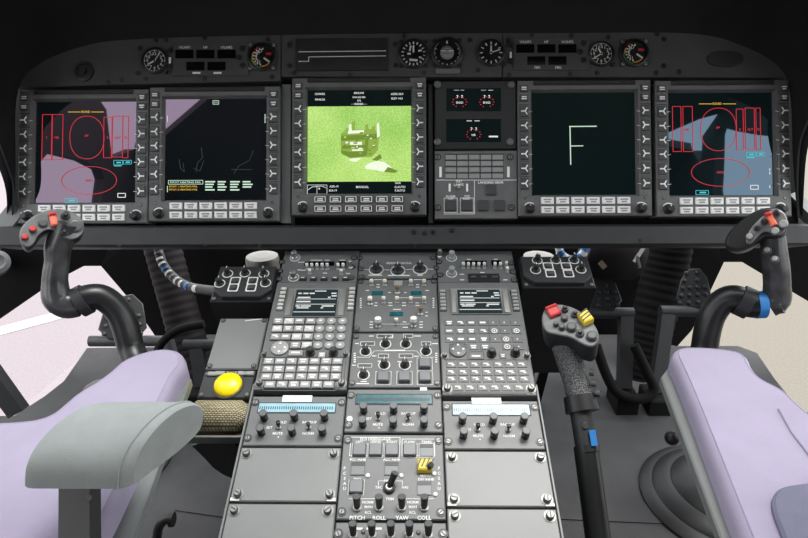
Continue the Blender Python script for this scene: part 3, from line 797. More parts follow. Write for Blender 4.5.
# ---- three rotary selectors
t = Unit('rotary_selector_panel', 'shallow dark panel with three ringed rotary selectors joined by white line', 'selector panel', 'c', 251.5, 278.5)
P = t.z(350, 250, 6.326)
pts = [P(*q) for q in ((166, 125), (303, 132), (443, 122))]
t.b.use('white')
for a in pts: t.b.ring(a[0], a[1], .0128, .0142, .0002)
for (x0, y0), (x1, y1) in ((P(80, 125), P(118, 125)), (P(212, 125), P(250, 128)), (P(355, 125), P(393, 122)), (P(492, 122), P(545, 122))): t.b.line(x0, y0, x1, y1, .001, .0002)
a = P(310, 84); t.b.text('PEDESTAL LIGHTING', a[0], a[1], .0048, .0003, .048)
for x, y, w in ((160, 160, .026), (260, 162, .012), (345, 162, .02), (443, 160, .01)): a = P(x, y); t.b.line(a[0]-w/2, a[1], a[0]+w/2, a[1], .0022, .0002)
for a, rot in zip(pts, (-.1, 0, 0)): knob(t, a[0], a[1], .0085, .015, 'knobm', rot, True, False)
for px, py in ((360, 258), (361, 269), (433, 258), (436, 268), (362, 277), (435, 277)): a = t.L(px, py); screw(t, a[0], a[1])
t.done(False)
# ---- toggle switch panel
t = Unit('toggle_switch_panel', 'square grey panel of white-tipped toggle switches with small teal windows', 'switch panel', 'c', 279, 332)
P = t.z(350, 250, 6.326)
for q in ((137, 262, 208, 286), (385, 262, 452, 286), (252, 394, 335, 418)):
    (xa, y1), (xb, y0) = P(q[0], q[1]), P(q[2], q[3]); obj('status_window', MB('teal').slab(xa, xb, y0, y1, 0, .0012, .0003), t)
(xa, y1), (xb, y0) = P(278, 200), P(332, 230); obj('blank_key', MB('gkey').slab(xa, xb, y0, y1, 0, .003, .0006), t)
for x, y in ((137, 222), (220, 222), (385, 222), (468, 222), (213, 332), (298, 332), (385, 332), (468, 332), (293, 470)):
    a = P(x, y); toggle(t, a[0], a[1], .012, 'ivory', .35, .0022, .0036)
for x, y in ((300, 268), (128, 338), (445, 402)): a = P(x, y); toggle(t, a[0], a[1], .015, 'tan' if x != 128 else 'ivory', .2, .0028)
for x, y in ((178, 482), (402, 480)): a = P(x, y); toggle(t, a[0], a[1], .018, 'white', .25, .0026, .0058)
for x, y, w in ((178, 188, .015), (428, 188, .015), (178, 220, .006), (178, 236, .006), (428, 220, .006), (428, 236, .006), (110, 257, .006), (250, 270, .005), (350, 270, .005), (488, 257, .007), (165, 335, .005), (163, 353, .006), (255, 335, .007), (256, 352, .007), (342, 335, .007), (342, 352, .007), (425, 335, .006), (427, 352, .007), (297, 377, .014), (484, 395, .005), (484, 418, .005),
                (135, 456, .006), (135, 473, .006), (135, 490, .006), (345, 456, .006), (350, 490, .009), (450, 456, .006), (450, 473, .006), (450, 490, .006), (380, 303, .04)):
    a = P(x, y); t.b.use('white').line(a[0]-w/2, a[1], a[0]+w/2, a[1], .0016 if w < .03 else .0008, .0002)
a, c = P(200, 470), P(380, 470); t.b.line(*a, *c, .0007, .0002)
for x in (68, 528):
    for y in (308, 322, 336, 350, 364): a = P(x, y); t.b.line(a[0]-.0016, a[1], a[0]+.0016, a[1], .0024, .0002)
t.done(True, .006, .006)
# ---- round knob panel
t = Unit('rotary_knob_panel', 'grey panel with seven black pointer knobs and four square push buttons', 'knob panel', 'c', 332.5, 388)
P = t.z(345, 328, 8.03)
for x, y, r in ((165, 190, -.3), (325, 130, -.2), (488, 130, .1), (650, 188, 0), (315, 298, -.1), (480, 298, 0), (150, 378, -.1)):
    a = P(x, y); knob(t, a[0], a[1], .0066, .013, 'knobm', r)
for x, y in ((640, 292), (308, 402), (478, 402), (642, 402)):
    a = P(x, y); key(t, a[0], a[1], .0185, .0185, 'bkey', None, .008, 'push_button')
    t.b.use('white').box2(a[0]-.0125, a[0]+.0125, a[1]-.0125, a[1]+.0125, .0007, .0002)
for q in ((125, 112, 238, 140), (258, 52, 385, 80), (470, 50, 545, 78), (612, 112, 690, 138), (268, 210, 350, 240), (435, 210, 545, 240), (105, 288, 215, 316)):
    (xa, y1), (xb, y0) = P(q[0], q[1]), P(q[2], q[3]); t.b.use('white').box2(xa, xb, y0, y1, .0008, .0002); t.b.use('dkey').slab(xa+.002, xb-.002, y0+.0015, y1-.0015, -.001, .0006)
a, c = P(355, 58), P(382, 82); t.b.use('white').slab(a[0], c[0], c[1], a[1], 0, .0006)
t.b.pl([P(*q) for q in ((95, 236), (195, 236), (235, 185), (575, 185), (620, 236), (715, 236))], .0008, .0002)
for x, y, w in ((212, 66, .008), (582, 66, .012), (95, 126, .006), (722, 127, .01), (235, 226, .007), (572, 228, .008), (142, 448, .02), (150, 430, .01), (72, 300, .006), (400, 180, .035), (305, 268, .018), (480, 272, .024)):
    a = P(x, y); t.b.use('white').line(a[0]-w/2, a[1], a[0]+w/2, a[1], .0017, .0002)
for x, y0 in ((78, 205), (733, 205)):
    for i in range(5): a = P(x, y0+i*17); t.b.line(a[0]-.0018, a[1], a[0]+.0018, a[1], .0022, .0002)
t.done(True, .006, .008)
# ---- keypad units
def cdu(col, label, raised, yb):
    t = Unit('keypad_display_unit', label, 'keypad unit', col, 283.5, yb, n=.006, gap=.002)
    km = 'gkey' if raised else 'face'; kh = .0042 if raised else .0012
    if raised: P = t.z(255, 280, 4.48); Q = t.z(270, 245, 7.18)
    else: P = t.z(435, 310, 5.98); Q = t.z(435, 250, 6.33)
    # screen with bright bevelled side strips
    if raised: sx0, sx1, sy0, sy1, fx0, fx1 = 175, 480, 325, 512, 118, 540
    else: sx0, sx1, sy0, sy1, fx0, fx1 = 145, 418, 255, 402, 100, 470
    my = (sy0+sy1)/2
    def uv(x, y): return (P0(x, my)[0], P0((sx0+sx1)/2, y)[1])
    P0 = Q
    (xa, y1), (xb, y0) = uv(sx0, sy0), uv(sx1, sy1); (fa, _), (fb, _) = uv(fx0, sy0), uv(fx1, sy0)
    f = MB('rail').rings([[(x, y, .0) for x, y in ((fa, y0-.003), (fb, y0-.003), (fb, y1+.003), (fa, y1+.003))], [(x, y, .002) for x, y in ((fa, y0-.003), (fb, y0-.003), (fb, y1+.003), (fa, y1+.003))], [(x, y, .0005) for x, y in ((xa, y0), (xb, y0), (xb, y1), (xa, y1))]], smooth=False)
    f.use('steel')
    for x0_, x1_ in ((fa+.001, xa-.0035), (xb+.0035, fb-.001)): f.slab(x0_, x1_, y0, y1, .001, .0028, .0008)
    obj('screen_frame', f, t)
    s = MB('cdubg').slab(xa, xb, y0, y1, 0, .0022, .0004); s.use('cursor'); w, h = xb-xa, y1-y0; zz = .0024
    def row(fy, segs, hh=.0026):
        for a_, c_ in segs: s.line(xa+w*a_, y0+h*fy, xa+w*c_, y0+h*fy, hh, zz)
    row(.93, [(.45, .72)], .0018)
    row(.84, [(.06, .14), (.18, .3), (.33, .45), (.85, .97)]); row(.74, [(.86, .98)]); row(.68, [(.06, .36), (.78, .84)])
    for fy in (.62, .42): row(fy, [(.04, .97)], .0009)
    row(.52, [(.05, .38)], .003); row(.35, [(.05, .15), (.17, .4), (.66, .94)]); row(.28, [(.08, .36), (.64, .7)], .0022); row(.13, [(.02, .98)], .0012)
    obj('screen', s, t)
    for i in range(6):
        for x in ((80 if raised else 50), (582 if raised else 507)):
            yy = (322+i*28) if raised else (268+i*22.2)
            a = (P0(x, my)[0], P0(300, yy)[1])
            key(t, a[0], a[1], .010, .0062, 'ckey' if raised else 'gkey', None, .005, 'line_key')
    if raised:
        rows = ((188, (105, 153, 200, 250), (295, 343, 393)), (222, (100, 150, 196, 243), (290, 338, 388)), (258, (93, 138, 188, 237), (285, 335, 385)), (296, (182, 232), (283, 332, 382)))
        low = ((368, (63, 113, 165, 217, 268, 320, 370)), (403, (58, 108, 160, 213, 262, 315, 365)), (437, (52, 102, 155, 208, 258, 310, 362)), (472, (68, 122, 175, 225, 278, 330)))
        kx, ky = .0165, .0128; dp = (112, 308); kn = ((248, 328), (352, 330)); wd = (183, 332); sm = (300, 340)
    else:
        rows = ((78, (85, 152, 217, 285), (347, 413, 480)), (127, (85, 152, 217, 290), (355, 418, 487)), (177, (90, 155, 222, 292), (360, 425, 492)), (222, (230, 300), (432, 500)))
        low = ((327, (97, 165, 237, 307, 378, 447, 518)), (373, (97, 168, 240, 312, 383, 455, 527)), (413, (98, 170, 243, 315, 390, 460, 533)), (465, (138, 210, 285, 358, 430, 503)))
        kx, ky = .0160, .0122; dp = (138, 242); kn = ((338, 265), (480, 262)); wd = (245, 278); sm = (405, 275)
    mk = ['two', 'dash', 'under', 'two', 'dash']
    for j, (y, A, B) in enumerate(rows):
        for i, x in enumerate(A):
            a = P(x, y); key(t, a[0], a[1], kx, ky, 'ckey' if raised and (i+j) % 3 == 1 else km, mk[(i*2+j) % 5], kh, mm='gwhite' if not raised else 'white')
        for i, x in enumerate(B):
            a = P(x, y); 
            if raised: roundkey(t, a[0], a[1], .0078, 'gkey')
            else: key(t, a[0], a[1], kx, ky, km, 'ring' if (i+j) % 2 and j else 'dot', kh)
    for j, (y, A) in enumerate(low):
        for i, x in enumerate(A):
            a = P(x, y); key(t, a[0], a[1], kx, ky, km, ('under' if not raised else mk[(i+j*2) % 5]), kh)
    a = P(*wd); key(t, a[0], a[1], .024, .011, km, 'dash', kh)
    a = P(*sm); key(t, a[0], a[1], .011, .010, 'ckey' if raised else km, 'two', kh)
    for x, y in kn: a = P(x, y); knob(t, a[0], a[1], .0072, .013, 'knobm', 0, False, False)
    a = P(*dp)
    d = MB(km).lathe(0, 0, [(.0145, 0), (.0145, .003), (.012, .0042), (.004, .0036)], 24); d.use('white')
    for i in range(4):
        c, s2 = (1, 0, -1, 0)[i], (0, 1, 0, -1)[i]; d.prism([(c*.0115, s2*.0115), (c*.007-s2*.0025, s2*.007+c*.0025), (c*.007+s2*.0025, s2*.007-c*.0025)], .0043, .0046)
    obj('cursor_pad', d, t, (a[0], a[1], 0))
    # raised tray around the lower keys, with clipped corners
    (xl, yt_), (xr, yb_) = P(low[0][1][0], low[0][0]), P(low[2][1][-1], low[3][0])
    e = .0125; ya, yb2 = yt_+.0095, yb_-.0105; xl, xr = -t.w2+.005, t.w2-.005
    if raised:
        t.b.use('dkey').pl([(xl, ya), (xr, ya), (xr, yb2+.014), (xr-.012, yb2), (xl+.012, yb2), (xl, yb2+.014)], .0012, .0003, .0012, True)
    else:
        t.b.use('black').line(xl, ya, xr, ya, .0008, .0002)
    t.b.use('black').line(xl+.01, -t.h2+.004, xr-.01, -t.h2+.004, .004, .0002)
    if not raised:
        a, c = P(320, 60), P(328, 235); t.b.line(*a, *c, .0007, .0002)
        for q in ((85, 205, 195, 298), (205, 250, 295, 298)):
            (x0_, y1_), (x1_, y0_) = P(q[0], q[1]), P(q[2], q[3]); t.b.box2(x0_, x1_, y0_, y1_, .0007, .0002)
    t.done(False)
    for sx in (-1, 1):
        post_screw(t, sx*(t.w2-.008), -t.h2+.0115, .0055); a = P(*((400, 335) if raised else (547, 275))); post_screw(t, sx*(t.w2-.006), a[1], .0045)
    return t
cdu('l', 'keypad unit with pale raised keys and round number keys beside the yellow trackball', True, 393)
cdu('r', 'keypad unit with flat dark keys beside the tall black box', False, 398.5)
# ---- communication panels with a display strip
def comm(col, label, ya, yb, win, P, kn, tg, lab, m):
    t = Unit('audio_control_panel', label, 'audio panel', col, ya, yb)
    P = t.z(*P)
    (xa, y1), (xb, y0) = P(win[0], win[1]), P(win[2], win[3])
    xa, xb = P(win[0], (win[1]+win[3])/2)[0], P(win[2], (win[1]+win[3])/2)[0]
    b = MB(m).slab(xa, xb, y0, y1, 0, .0012, .0003); b.use('teal' if m == 'cyanlcd' else 'dimg')
    for i in range(34):
        x = xa+(xb-xa)*(i+.7)/35; b.line(x, y0+(y1-y0)*.3, x, y0+(y1-y0)*.62, .0016, .0013, .0002)
    obj('display_strip', b, t)
    t.b.use('dark').box2(xa-.001, xb+.001, y0-.001, y1+.001, .0012, .0002)
    if lab:
        (la, l1), (lb, l0) = P(lab[0], lab[1]), P(lab[2], lab[3]); obj('label_tape', MB('white').slab(la, lb, l0, l1, 0, .0008), t)
    for x, y in kn: a = P(x, y); mushroom(t, a[0], a[1], .0058, .017)
    for i, (x, y) in enumerate(tg):
        a = P(x, y); toggle(t, a[0], a[1], .012, 'black', .3 if i == 0 else .05, .0022)
        t.b.use('white')
        if i == 0:
            t.b.text('HOLD', a[0]+.003, a[1]+.009, .0042, .0003).text('SET', a[0]-.014, a[1], .0042, .0003).text('MUTE', a[0], a[1]-.010, .0042, .0003)
            t.b.line(a[0]+.001, a[1]-.016, a[0]+.003, a[1]-.016, .0018, .0003)
        else: t.b.text('BACKUP', a[0], a[1]+.009, .0042, .0003).text('NORM', a[0], a[1]-.010, .0042, .0003)
    if col == 'c':
        a = P(103, 237); t.b.lathe(a[0], a[1], [(.0045, 0), (.0045, .0004)], 20); (la, l1), (lb, l0) = P(598, 18), P(647, 40); t.b.slab(la, lb, l0, l1, 0, .0005)
    t.done(True, .006, .012, r=.0042)
    return t
comm('l', 'audio panel with long pale blue display strip and white tape, below pale keys', 395.5, 446.5, (132, 80, 392, 111), (220, 380, 3.406), ((152, 132), (255, 132), (357, 132), (142, 182), (247, 182), (350, 182)), ((200, 162), (303, 162)), (215, 53, 312, 75), 'cyanlcd')
comm('c', 'audio panel with dark teal display strip and white round sticker', 388.5, 433, (150, 68, 680, 135), (335, 385, 7.03), ((203, 185), (413, 185), (625, 185), (195, 283), (410, 283), (625, 283)), ((303, 237), (515, 237)), None, 'teal')
comm('r', 'audio panel with long pale blue display strip and white tape, below flat keys', 400, 450, (384, 84, 645, 120), (340, 380, 3.404), ((416, 142), (520, 142), (624, 142), (420, 192), (524, 192), (630, 192)), ((469, 170), (573, 170)), (447, 60, 550, 82), 'cyanlcd')
# ---- flight control panel
t = Unit('flight_control_panel', 'grey panel with LEFT CENTER RIGHT buttons and PITCH ROLL YAW COLL switches', 'flight control panel', 'c', 433.8, 520.5)
P = t.z(335, 440, 5.487)
def sq(x, y, frame, up, lab=None):
    a = P(x, y)
    if frame: t.b.use('white').box2(a[0]-.0108, a[0]+.0108, a[1]-.0108, a[1]+.0108, .0007, .0002)
    if up: key(t, a[0], a[1], .0190, .0190, 'bkey', None, .006, 'push_button')
    else:
        def fn():
            h = .0102; b = MB('dkey').rings([[(-h, -h, .0003), (h, -h, .0003), (h, h, .0003), (-h, h, .0003)], [(-h, -h, .0012), (h, -h, .0012), (h, h, .0012), (-h, h, .0012)]], smooth=False)
            b.use('bkey').slab(-h*.9, h*.9, -h*.9, h*.35, .0012, .0016); b.use('black').slab(-h*.95, h*.95, h*.4, h*.95, .0012, .0016); return b
        obj('open_well', cached(('open_well', 1), fn), t, (a[0], a[1], 0))
for x, lab, fr, up in ((135, 'LEFT', 1, 1), (223, 'CENTER', 1, 1), (313, 'RIGHT', 1, 1), (410, 'FLOW', 1, 1), (502, 'TRNG', 1, 0)):
    sq(x, 58, fr, up); a = P(x, 11); t.b.use('white').text(lab, a[0], a[1], .0040, .0003, .0155 if len(lab) > 4 else None)
(xa, y1), (xb, y0) = P(93, -6), P(352, 3); a = ((xa+xb)/2, (y0+y1)/2+.001); t.b.text('FCS DISENGAGE', a[0], a[1], .0046, .0003, .045)
(xa, y1), (xb, y0) = P(88, -14), P(355, 88); t.b.box2(xa, xb, y0, y1, .0009, .0002); (xa, y1), (xb, y0) = P(368, -4), P(547, 88); t.b.box2(xa, xb, y0, y1, .0009, .0002)
for x, y, s in ((126, 108, 'FCC INHB'), (310, 108, 'ACC INHB'), (500, 108, 'ANALOG'), (497, 196, 'MANU'), (500, 216, 'DSP INHB'), (122, 216, 'TEST'), (300, 224, 'NORM'), (240, 260, 'TAC'), (385, 260, 'HAS'), (300, 324, 'TRIM'), (180, 342, 'NORM'), (184, 367, 'MAN'), (183, 398, 'RCL'), (427, 342, 'NORM'), (427, 367, 'MAN'), (427, 398, 'RCL')):
    a = P(x, y); t.b.use('white').text(s, a[0], a[1], .0037, .0003)
for x, s in ((122, 'PITCH'), (243, 'ROLL'), (368, 'YAW'), (490, 'COLL')): a = P(x, 427); t.b.text(s, a[0], a[1], .0054, .0003)
for x in (53, 571):
    for i, s in enumerate('FCSAU'): a = P(x, 155+i*28); t.b.text(s, a[0], a[1], .0044, .0003)
sq(126, 158, 0, 0); sq(310, 158, 0, 0); sq(490, 265, 0, 0); sq(117, 260, 1, 1)
t.b.use('white').pl([P(*q) for q in ((238, 250), (238, 226), (275, 226))], .0008, .0002).pl([P(*q) for q in ((328, 226), (370, 226), (370, 250))], .0008, .0002)
t.b.pl([P(*q) for q in ((75, 324), (262, 324))], .0008, .0002).pl([P(*q) for q in ((385, 324), (545, 324))], .0008, .0002)
for x, y in ((180, 197), (364, 197), (545, 186), (551, 300)): a = P(x, y); obj('indicator_lamp', MB('white').lathe(0, 0, [(.003, 0), (.003, .002), (.0015, .003)], 12), t, (a[0], a[1], 0))
a = P(298, 264)
b = MB('knobm').lathe(0, 0, [(.0085, 0), (.0085, .004), (.006, .005)], 18); b.use('steel').lathe(0, 0, [(.0045, .005), (.0045, .0062)], 12); b.use('knobm').tube([(0, 0, .004), (.004, .006, .012), (.008, .012, .02)], [.004, .0045, .0052], 14); b.use('knobtop').tube([(.008, .012, .02), (.0082, .0123, .0206)], .0048, 14)
obj('mode_lever', b, t, (a[0], a[1], 0))
for x in (122, 243, 367, 490):
    a = P(x, 372)
    def lev():
        b = MB('steel').lathe(0, 0, [(.0062, 0), (.0062, .002), (.0045, .003)], 14); b.use('knobm').tube([(0, 0, .001), (0, .003, .009), (0, .0065, .02)], [.0042, .0048, .0056], 14); b.use('knobtop').tube([(0, .0065, .02), (0, .0067, .0206)], .005, 14); return b
    obj('trim_lever', cached(('trim_lever', 1), lev), t, (a[0], a[1], 0))
# striped guard
a = P(492, 152)
b = MB('yelp').slab(-.010, .010, -.008, .009, 0, .011, .002); b.use('black')
for i in range(4): b.line(-.0105+i*.006, -.004, -.005+i*.006, .009, .0018, .0112, .0003)
b.use('knobm').tube([(.006, -.004, .008), (.009, -.003, .016)], .0042, 12)
obj('striped_guard', b, t, (a[0], a[1], 0))
t.done(True, .007, .010, r=.0042)
# ---- last row and blank plates
t = Unit('lever_switch_panel', 'panel with a row of five short black levers, below the PITCH and COLL lettering', 'switch panel', 'c', 521.5, 560)
P = t.z(335, 440, 5.487)
for x in (100, 203, 307, 408, 512):
    a = P(x, 520)
    obj('lever', cached(('lever', 1), lev), t, (a[0], a[1], 0))
for x, y in ((155, 503), (458, 508)): a = P(x, y); obj('indicator_lamp', MB('knobtop').lathe(0, 0, [(.003, 0), (.003, .002), (.0015, .003)], 12), t, (a[0], a[1], 0))
for x, y, s in ((135, 487, 'M'), (190, 487, '(EP1'), (240, 487, 'P2')): a = P(x, y); t.b.use('white').line(a[0]-.004, a[1], a[0]+.004, a[1], .0028, .0002)
for x in (18, 593): a = P(x, 515); screw(t, a[0], a[1], .0045)
t.done(False)
def blank(col, ya, yb, label, tabs):
    t = Unit('blank_cover_plate', label, 'cover plate', col, ya, yb, 'blank', n=.002)
    t.done(True, .010, .010, True, .0055)
    if tabs:
        for sx in (-1, 1): obj('white_tab', MB('white').slab(sx*(t.w2-.013), sx*(t.w2-.001), -t.h2+.0005, -t.h2+.005, .0001, .0009), t)
blank('l', 447.5, 503, 'smooth blank plate right below the audio panel near the yellow trackball', True)
blank('l', 503.5, 570, 'lowest smooth blank plate on the trackball side of the console', False)
blank('r', 451, 508, 'smooth blank plate right below the audio panel near the collective lever', True)
blank('r', 508.5, 575, 'lowest smooth blank plate on the collective lever side of the console', False)
# ================================================================== PODS BESIDE THE CONSOLE
def pod(label, corners, depth, P, n=0., group=None):
    cx = sum(c[0] for c in corners)/4; cy = sum(c[1] for c in corners)/4
    t = Thing('lighting_control_box', label, 'control box', CON, cx, cy, n)
    q = [t.L(*c) for c in corners]
    ul = max(abs(q[0][0]), abs(q[3][0])); ur = max(abs(q[1][0]), abs(q[2][0])); v1 = max(q[0][1], q[1][1]); v0 = min(q[2][1], q[3][1])
    obj('box', MB('black').slab(-ul, ur, v0, v1, -depth, -.004, .002), t)
    m = .004; cl = .018
    b = MB('dark').prism([(-ul+m+cl, v0+m), (ur-m-cl, v0+m), (ur-m, v0+m+cl), (ur-m, v1-m), (-ul+m, v1-m), (-ul+m, v0+m+cl)], -.004, .006, .0015)
    f = t.z if hasattr(t, 'z') else None
    Q = lambda x, y: t.L(P[0]+x/P[2], P[1]+y/P[2])
    return t, b, Q, (-ul, ur, v0, v1)
def pod_fill(t, b, Q, kn, sqs, box):
    b.use('white')
    for x, y in sqs:
        a = Q(x, y); b.box2(a[0]-.0085, a[0]+.0085, a[1]-.0085, a[1]+.0085, .0022, .0061, .0003)
        for i in (-1, 1):
            for j in (-1, 1): b.line(a[0]+i*.0075-.0012, a[1]+j*.0075, a[0]+i*.0075+.0012, a[1]+j*.0075, .0024, .0062)
    obj('faceplate', b, t)
    for x, y in kn:
        a = Q(x, y); o = knob(t, a[0], a[1], .0068, .013, 'knobm', 0, True, True); o.location.z = .006
    for x, y in sqs:
        a = Q(x, y)
        def fn(): return MB('dkey').lathe(0, 0, [(.0052, 0), (.0052, .003), (.004, .004)], 14)
        obj('push_button', cached(('push_button', 'pod'), fn), t, (a[0], a[1], .006))
    for sx in (box[0]+.007, box[1]-.007):
        for sy in (box[2]+.007, box[3]-.009): screw(t, sx, sy, .0032, 'steel', -.004)
t, b, Q, bx = pod('low black knob box with white outlined buttons, above blank plate and yellow ball', ((222, 267), (277, 267), (272, 299), (209, 300)), .062, (205, 245, 6.73), .004)
pod_fill(t, b, Q, ((158, 210), (275, 207), (400, 210), (105, 275), (412, 272)), ((208, 256), (325, 256), (195, 302), (315, 302)), bx)
t, b, Q, bx = pod('tall black knob box with white outlined buttons, standing behind the collective lever', ((524, 259), (588, 257), (592, 285), (523, 286)), .27, (515, 240, 8.97), .004)
pod_fill(t, b, Q, ((195, 205), (360, 203), (522, 203), (180, 292), (585, 287)), ((293, 255), (455, 255), (315, 322), (475, 322)), bx)
obj('mounting_bracket', MB('matte').slab(bx[1]-.04, bx[1]-.02, bx[3]-.01, bx[3], -.54, -.05), t)
# trackball unit and blank plate
t = Thing('side_cover_plate', 'plain dark plate above the yellow trackball', 'cover plate', CON, 238, 344, -.004)
x0, x1, y0, y1 = t.R(213, 318, 263, 369)
x1 = -.2275-t.u
b = MB('blank').slab(x0, x1, y0, y1, -.012, 0, .002); b.use('gwhite')
a, c = t.L(245, 321), t.L(262, 319); b.line(*a, *c, .0012, .0002)
obj('faceplate', b, t)
for sx in (x0+.006, x1-.006):
    for sy in (y0+.006, y1-.006): screw(t, sx, sy, .003)
xs = (t.u+x0, t.u+x1)
t = Thing('trackball_unit', 'dark control plate with large yellow trackball and six small keys', 'trackball', CON, 225, 384, -.004)
_, _, y0, y1 = t.R(200, 371, 250, 398); x0, x1 = xs[0]-t.u, xs[1]-t.u
obj('faceplate', MB('dark').slab(x0, x1, y0, y1, -.014, 0, .002), t)
a = t.L(228, 385)
obj('ball', MB('yellow').lathe(a[0], a[1], [(.0228, -.001)]+[(.0228*math.cos(math.radians(q)), .0005+.0105*math.sin(math.radians(q))) for q in range(0, 86, 8)]+[(.0005, .0111)], 32), t)
obj('ball_ring', MB('black').ring(a[0], a[1], .0231, .0262, 0, .0015, 32), t)
for px, py in ((235, 363.5), (222, 368), (233, 368), (244, 368.5), (213, 374.5), (249.5, 374)):
    a = t.L(px, py); key(t, a[0], min(a[1], y1-.006), .0155, .008, 'gkey', None, .004)
for sx in (x0+.006, x1-.006):
    for sy in (y0+.006, y1-.006): screw(t, sx, sy, .003)
# braided pad in its tray
t = Thing('padded_wrist_tray', 'pale braided wrist pad roll in a black tray under the yellow trackball', 'wrist rest', CON, 222, 418, -.02)
_, _, y0, y1 = t.R(196, 402, 245, 436); x1 = -.2285-t.u; x0 = x1-.088
b = MB('braid').tube([(x0+.002, (y0+y1)/2, .006), (x0+.01, (y0+y1)/2, .008), (x1-.01, (y0+y1)/2, .008), (x1-.002, (y0+y1)/2, .006)], [.017, .024, .024, .018], 24, True)
obj('braided_roll', b, t)
b = MB('tan').slab(x0-.001, x1+.001, y0, y1, -.012, -.004, .001); obj('tray_floor', b, t)
b = MB('rail').slab(x0-.004, x1, y0-.004, y0, -.016, .003, .001); obj('tray_edge', b, t)
q = [(x0-.002, -.016), (x1, -.016), (x1, -.15), (x0+.05, -.15), (x0+.02, -.11), (x0+.01, -.06)]
b = MB('black'); b.rings([[(x, y0-.002, z) for x, z in smooth_poly(q, 1)], [(x, y0+.05, z) for x, z in smooth_poly(q, 1)]], smooth=False); obj('bracket', b, t)
# ================================================================== SETTING
YF = 1.62
fl = [(-1.2, -1.6), (1.25, -1.6)]
def zp(px, py, z=0.): p = on_z(px, py, z); return (p.x, p.y)
rt = [zp(*p) for p in ((806, 412), (790, 398), (774, 378), (757, 353), (738, 346), (676, 346))]
lt = [zp(*p) for p in ((165, 347), (87, 348), (64, 381), (45, 396), (14, 416))]
yl = rt[0][1]; fl += [(1.25, yl)]+rt+[(.66, YF), (-.62, YF)]+lt+[(-1.2, lt[-1][1])]
struct('floor', MB('carpet').prism(fl, -.04, 0))
def yp(px, py, y): p = on_y(px, py, y); return (p.x, p.z)
def ywall(name, pts, y, th, m):
    q = [yp(a, c, y) for a, c in pts]
    b = MB(m); b.rings([[(x, y, z) for x, z in q], [(x, y+th, z) for x, z in q]], smooth=False); return struct(name, b)
ywall('wall_front', ((97, 236), (101, 266), (130, 300), (165, 350), (170, 395), (668, 395), (674, 350), (692, 330), (724, 262), (727, 236)), YF+.02, .06, 'shell')
ywall('trim_1', ((-70, 362), (0, 319), (55, 281), (84, 266), (101, 266), (112, 240), (60, 234), (-70, 232)), 1.32, .10, 'shell')
ywall('trim_2', ((716, 240), (724, 262), (742, 262), (806, 300), (870, 338), (870, 225)), 1.32, .10, 'shell')
b = MB('dark').bar(at(-24, 352, 1.30), at(19, 412, 1.33), .036, .03, up=-FW); struct('trim_3', b)
b = MB('frame'); b.bar(at(-24, 262, 1.18), at(19, 209, 1.20), .034, .02, up=-FW); struct('trim_4', b)
b = MB('frame'); b.bar(at(790, 196, 1.24), at(840, 246, 1.16), .018, .03, up=-FW); struct('trim_5', b)
# thin floor joint strips
for i, (A, B) in enumerate(((( 548, 508), (668, 513)), ((181, 500), (231, 507)))):
    a, c = on_z(*A, .004), on_z(*B, .004)
    struct('trim_%d' % (6+i), MB('carpet').bar(a-Vector((0, 0, .003)), c-Vector((0, 0, .003)), .05, .003))
# chin window panes
def pane(name, pts):
    q = [Vector(p) for p in pts]; n = (q[1]-q[0]).cross(q[2]-q[0]).normalized()*.003
    b = MB('pane'); b.rings([q, [p+n for p in q]], smooth=False); struct(name, b)
def planar(a_, b_, c_, pts):
    n = (b_-a_).cross(c_-a_).normalized(); return [hit(*p, a_, n) for p in pts]
pane('window_1', planar(on_z(14, 420, -.05), on_z(87, 352, -.05), at(60, 270, 1.62), ((2, 425), (87, 352), (168, 351), (160, 330), (104, 258), (80, 258), (-60, 335), (-60, 425))))
pane('window_2', planar(on_z(738, 350, -.05), on_z(812, 420, -.05), at(770, 270, 1.62), ((668, 352), (722, 254), (750, 254), (868, 330), (868, 425), (815, 422), (776, 386), (738, 350))))
# apron outside
def mk_apron():
    m = mat('apron_concrete', (214, 206, 196), .95, spec=.1)
    nt = m.node_tree; b_ = nt.nodes['Principled BSDF']
    tc = nt.nodes.new('ShaderNodeTexCoord'); sx = nt.nodes.new('ShaderNodeSeparateXYZ'); nt.links.new(tc.outputs['Object'], sx.inputs[0])
    mp = nt.nodes.new('ShaderNodeMapRange'); mp.inputs[1].default_value = -.6; mp.inputs[2].default_value = .6; nt.links.new(sx.outputs[0], mp.inputs[0])
    mx = nt.nodes.new('ShaderNodeMix'); mx.data_type = 'RGBA'
    mx.inputs[6].default_value = lin((138, 130, 133))+(1,); mx.inputs[7].default_value = lin((121, 116, 107))+(1,)
    nt.links.new(mp.outputs[0], mx.inputs[0])
    n = nt.nodes.new('ShaderNodeTexNoise'); n.inputs['Scale'].default_value = 60; n.inputs['Detail'].default_value = 6; nt.links.new(tc.outputs['Object'], n.inputs['Vector'])
    r = nt.nodes.new('ShaderNodeValToRGB'); r.color_ramp.elements[0].color = (.9, .9, .9, 1); r.color_ramp.elements[1].color = (1, 1, 1, 1); r.color_ramp.elements[0].position = .35; r.color_ramp.elements[1].position = .6
    nt.links.new(n.outputs['Fac'], r.inputs['Fac'])
    mu = nt.nodes.new('ShaderNodeMix'); mu.data_type = 'RGBA'; mu.blend_type = 'MULTIPLY'; mu.inputs[0].default_value = 1
    nt.links.new(mx.outputs[2], mu.inputs[6]); nt.links.new(r.outputs[0], mu.inputs[7]); nt.links.new(mu.outputs[2], b_.inputs['Base Color'])
    return m
K['apron'] = mk_apron(); GZ = -1.15
struct('ground', MB('apron').slab(-60, 60, -40, 120, GZ-.2, GZ))
a, c = on_z(-60, 347, GZ+.006), on_z(120, 299, GZ+.006)
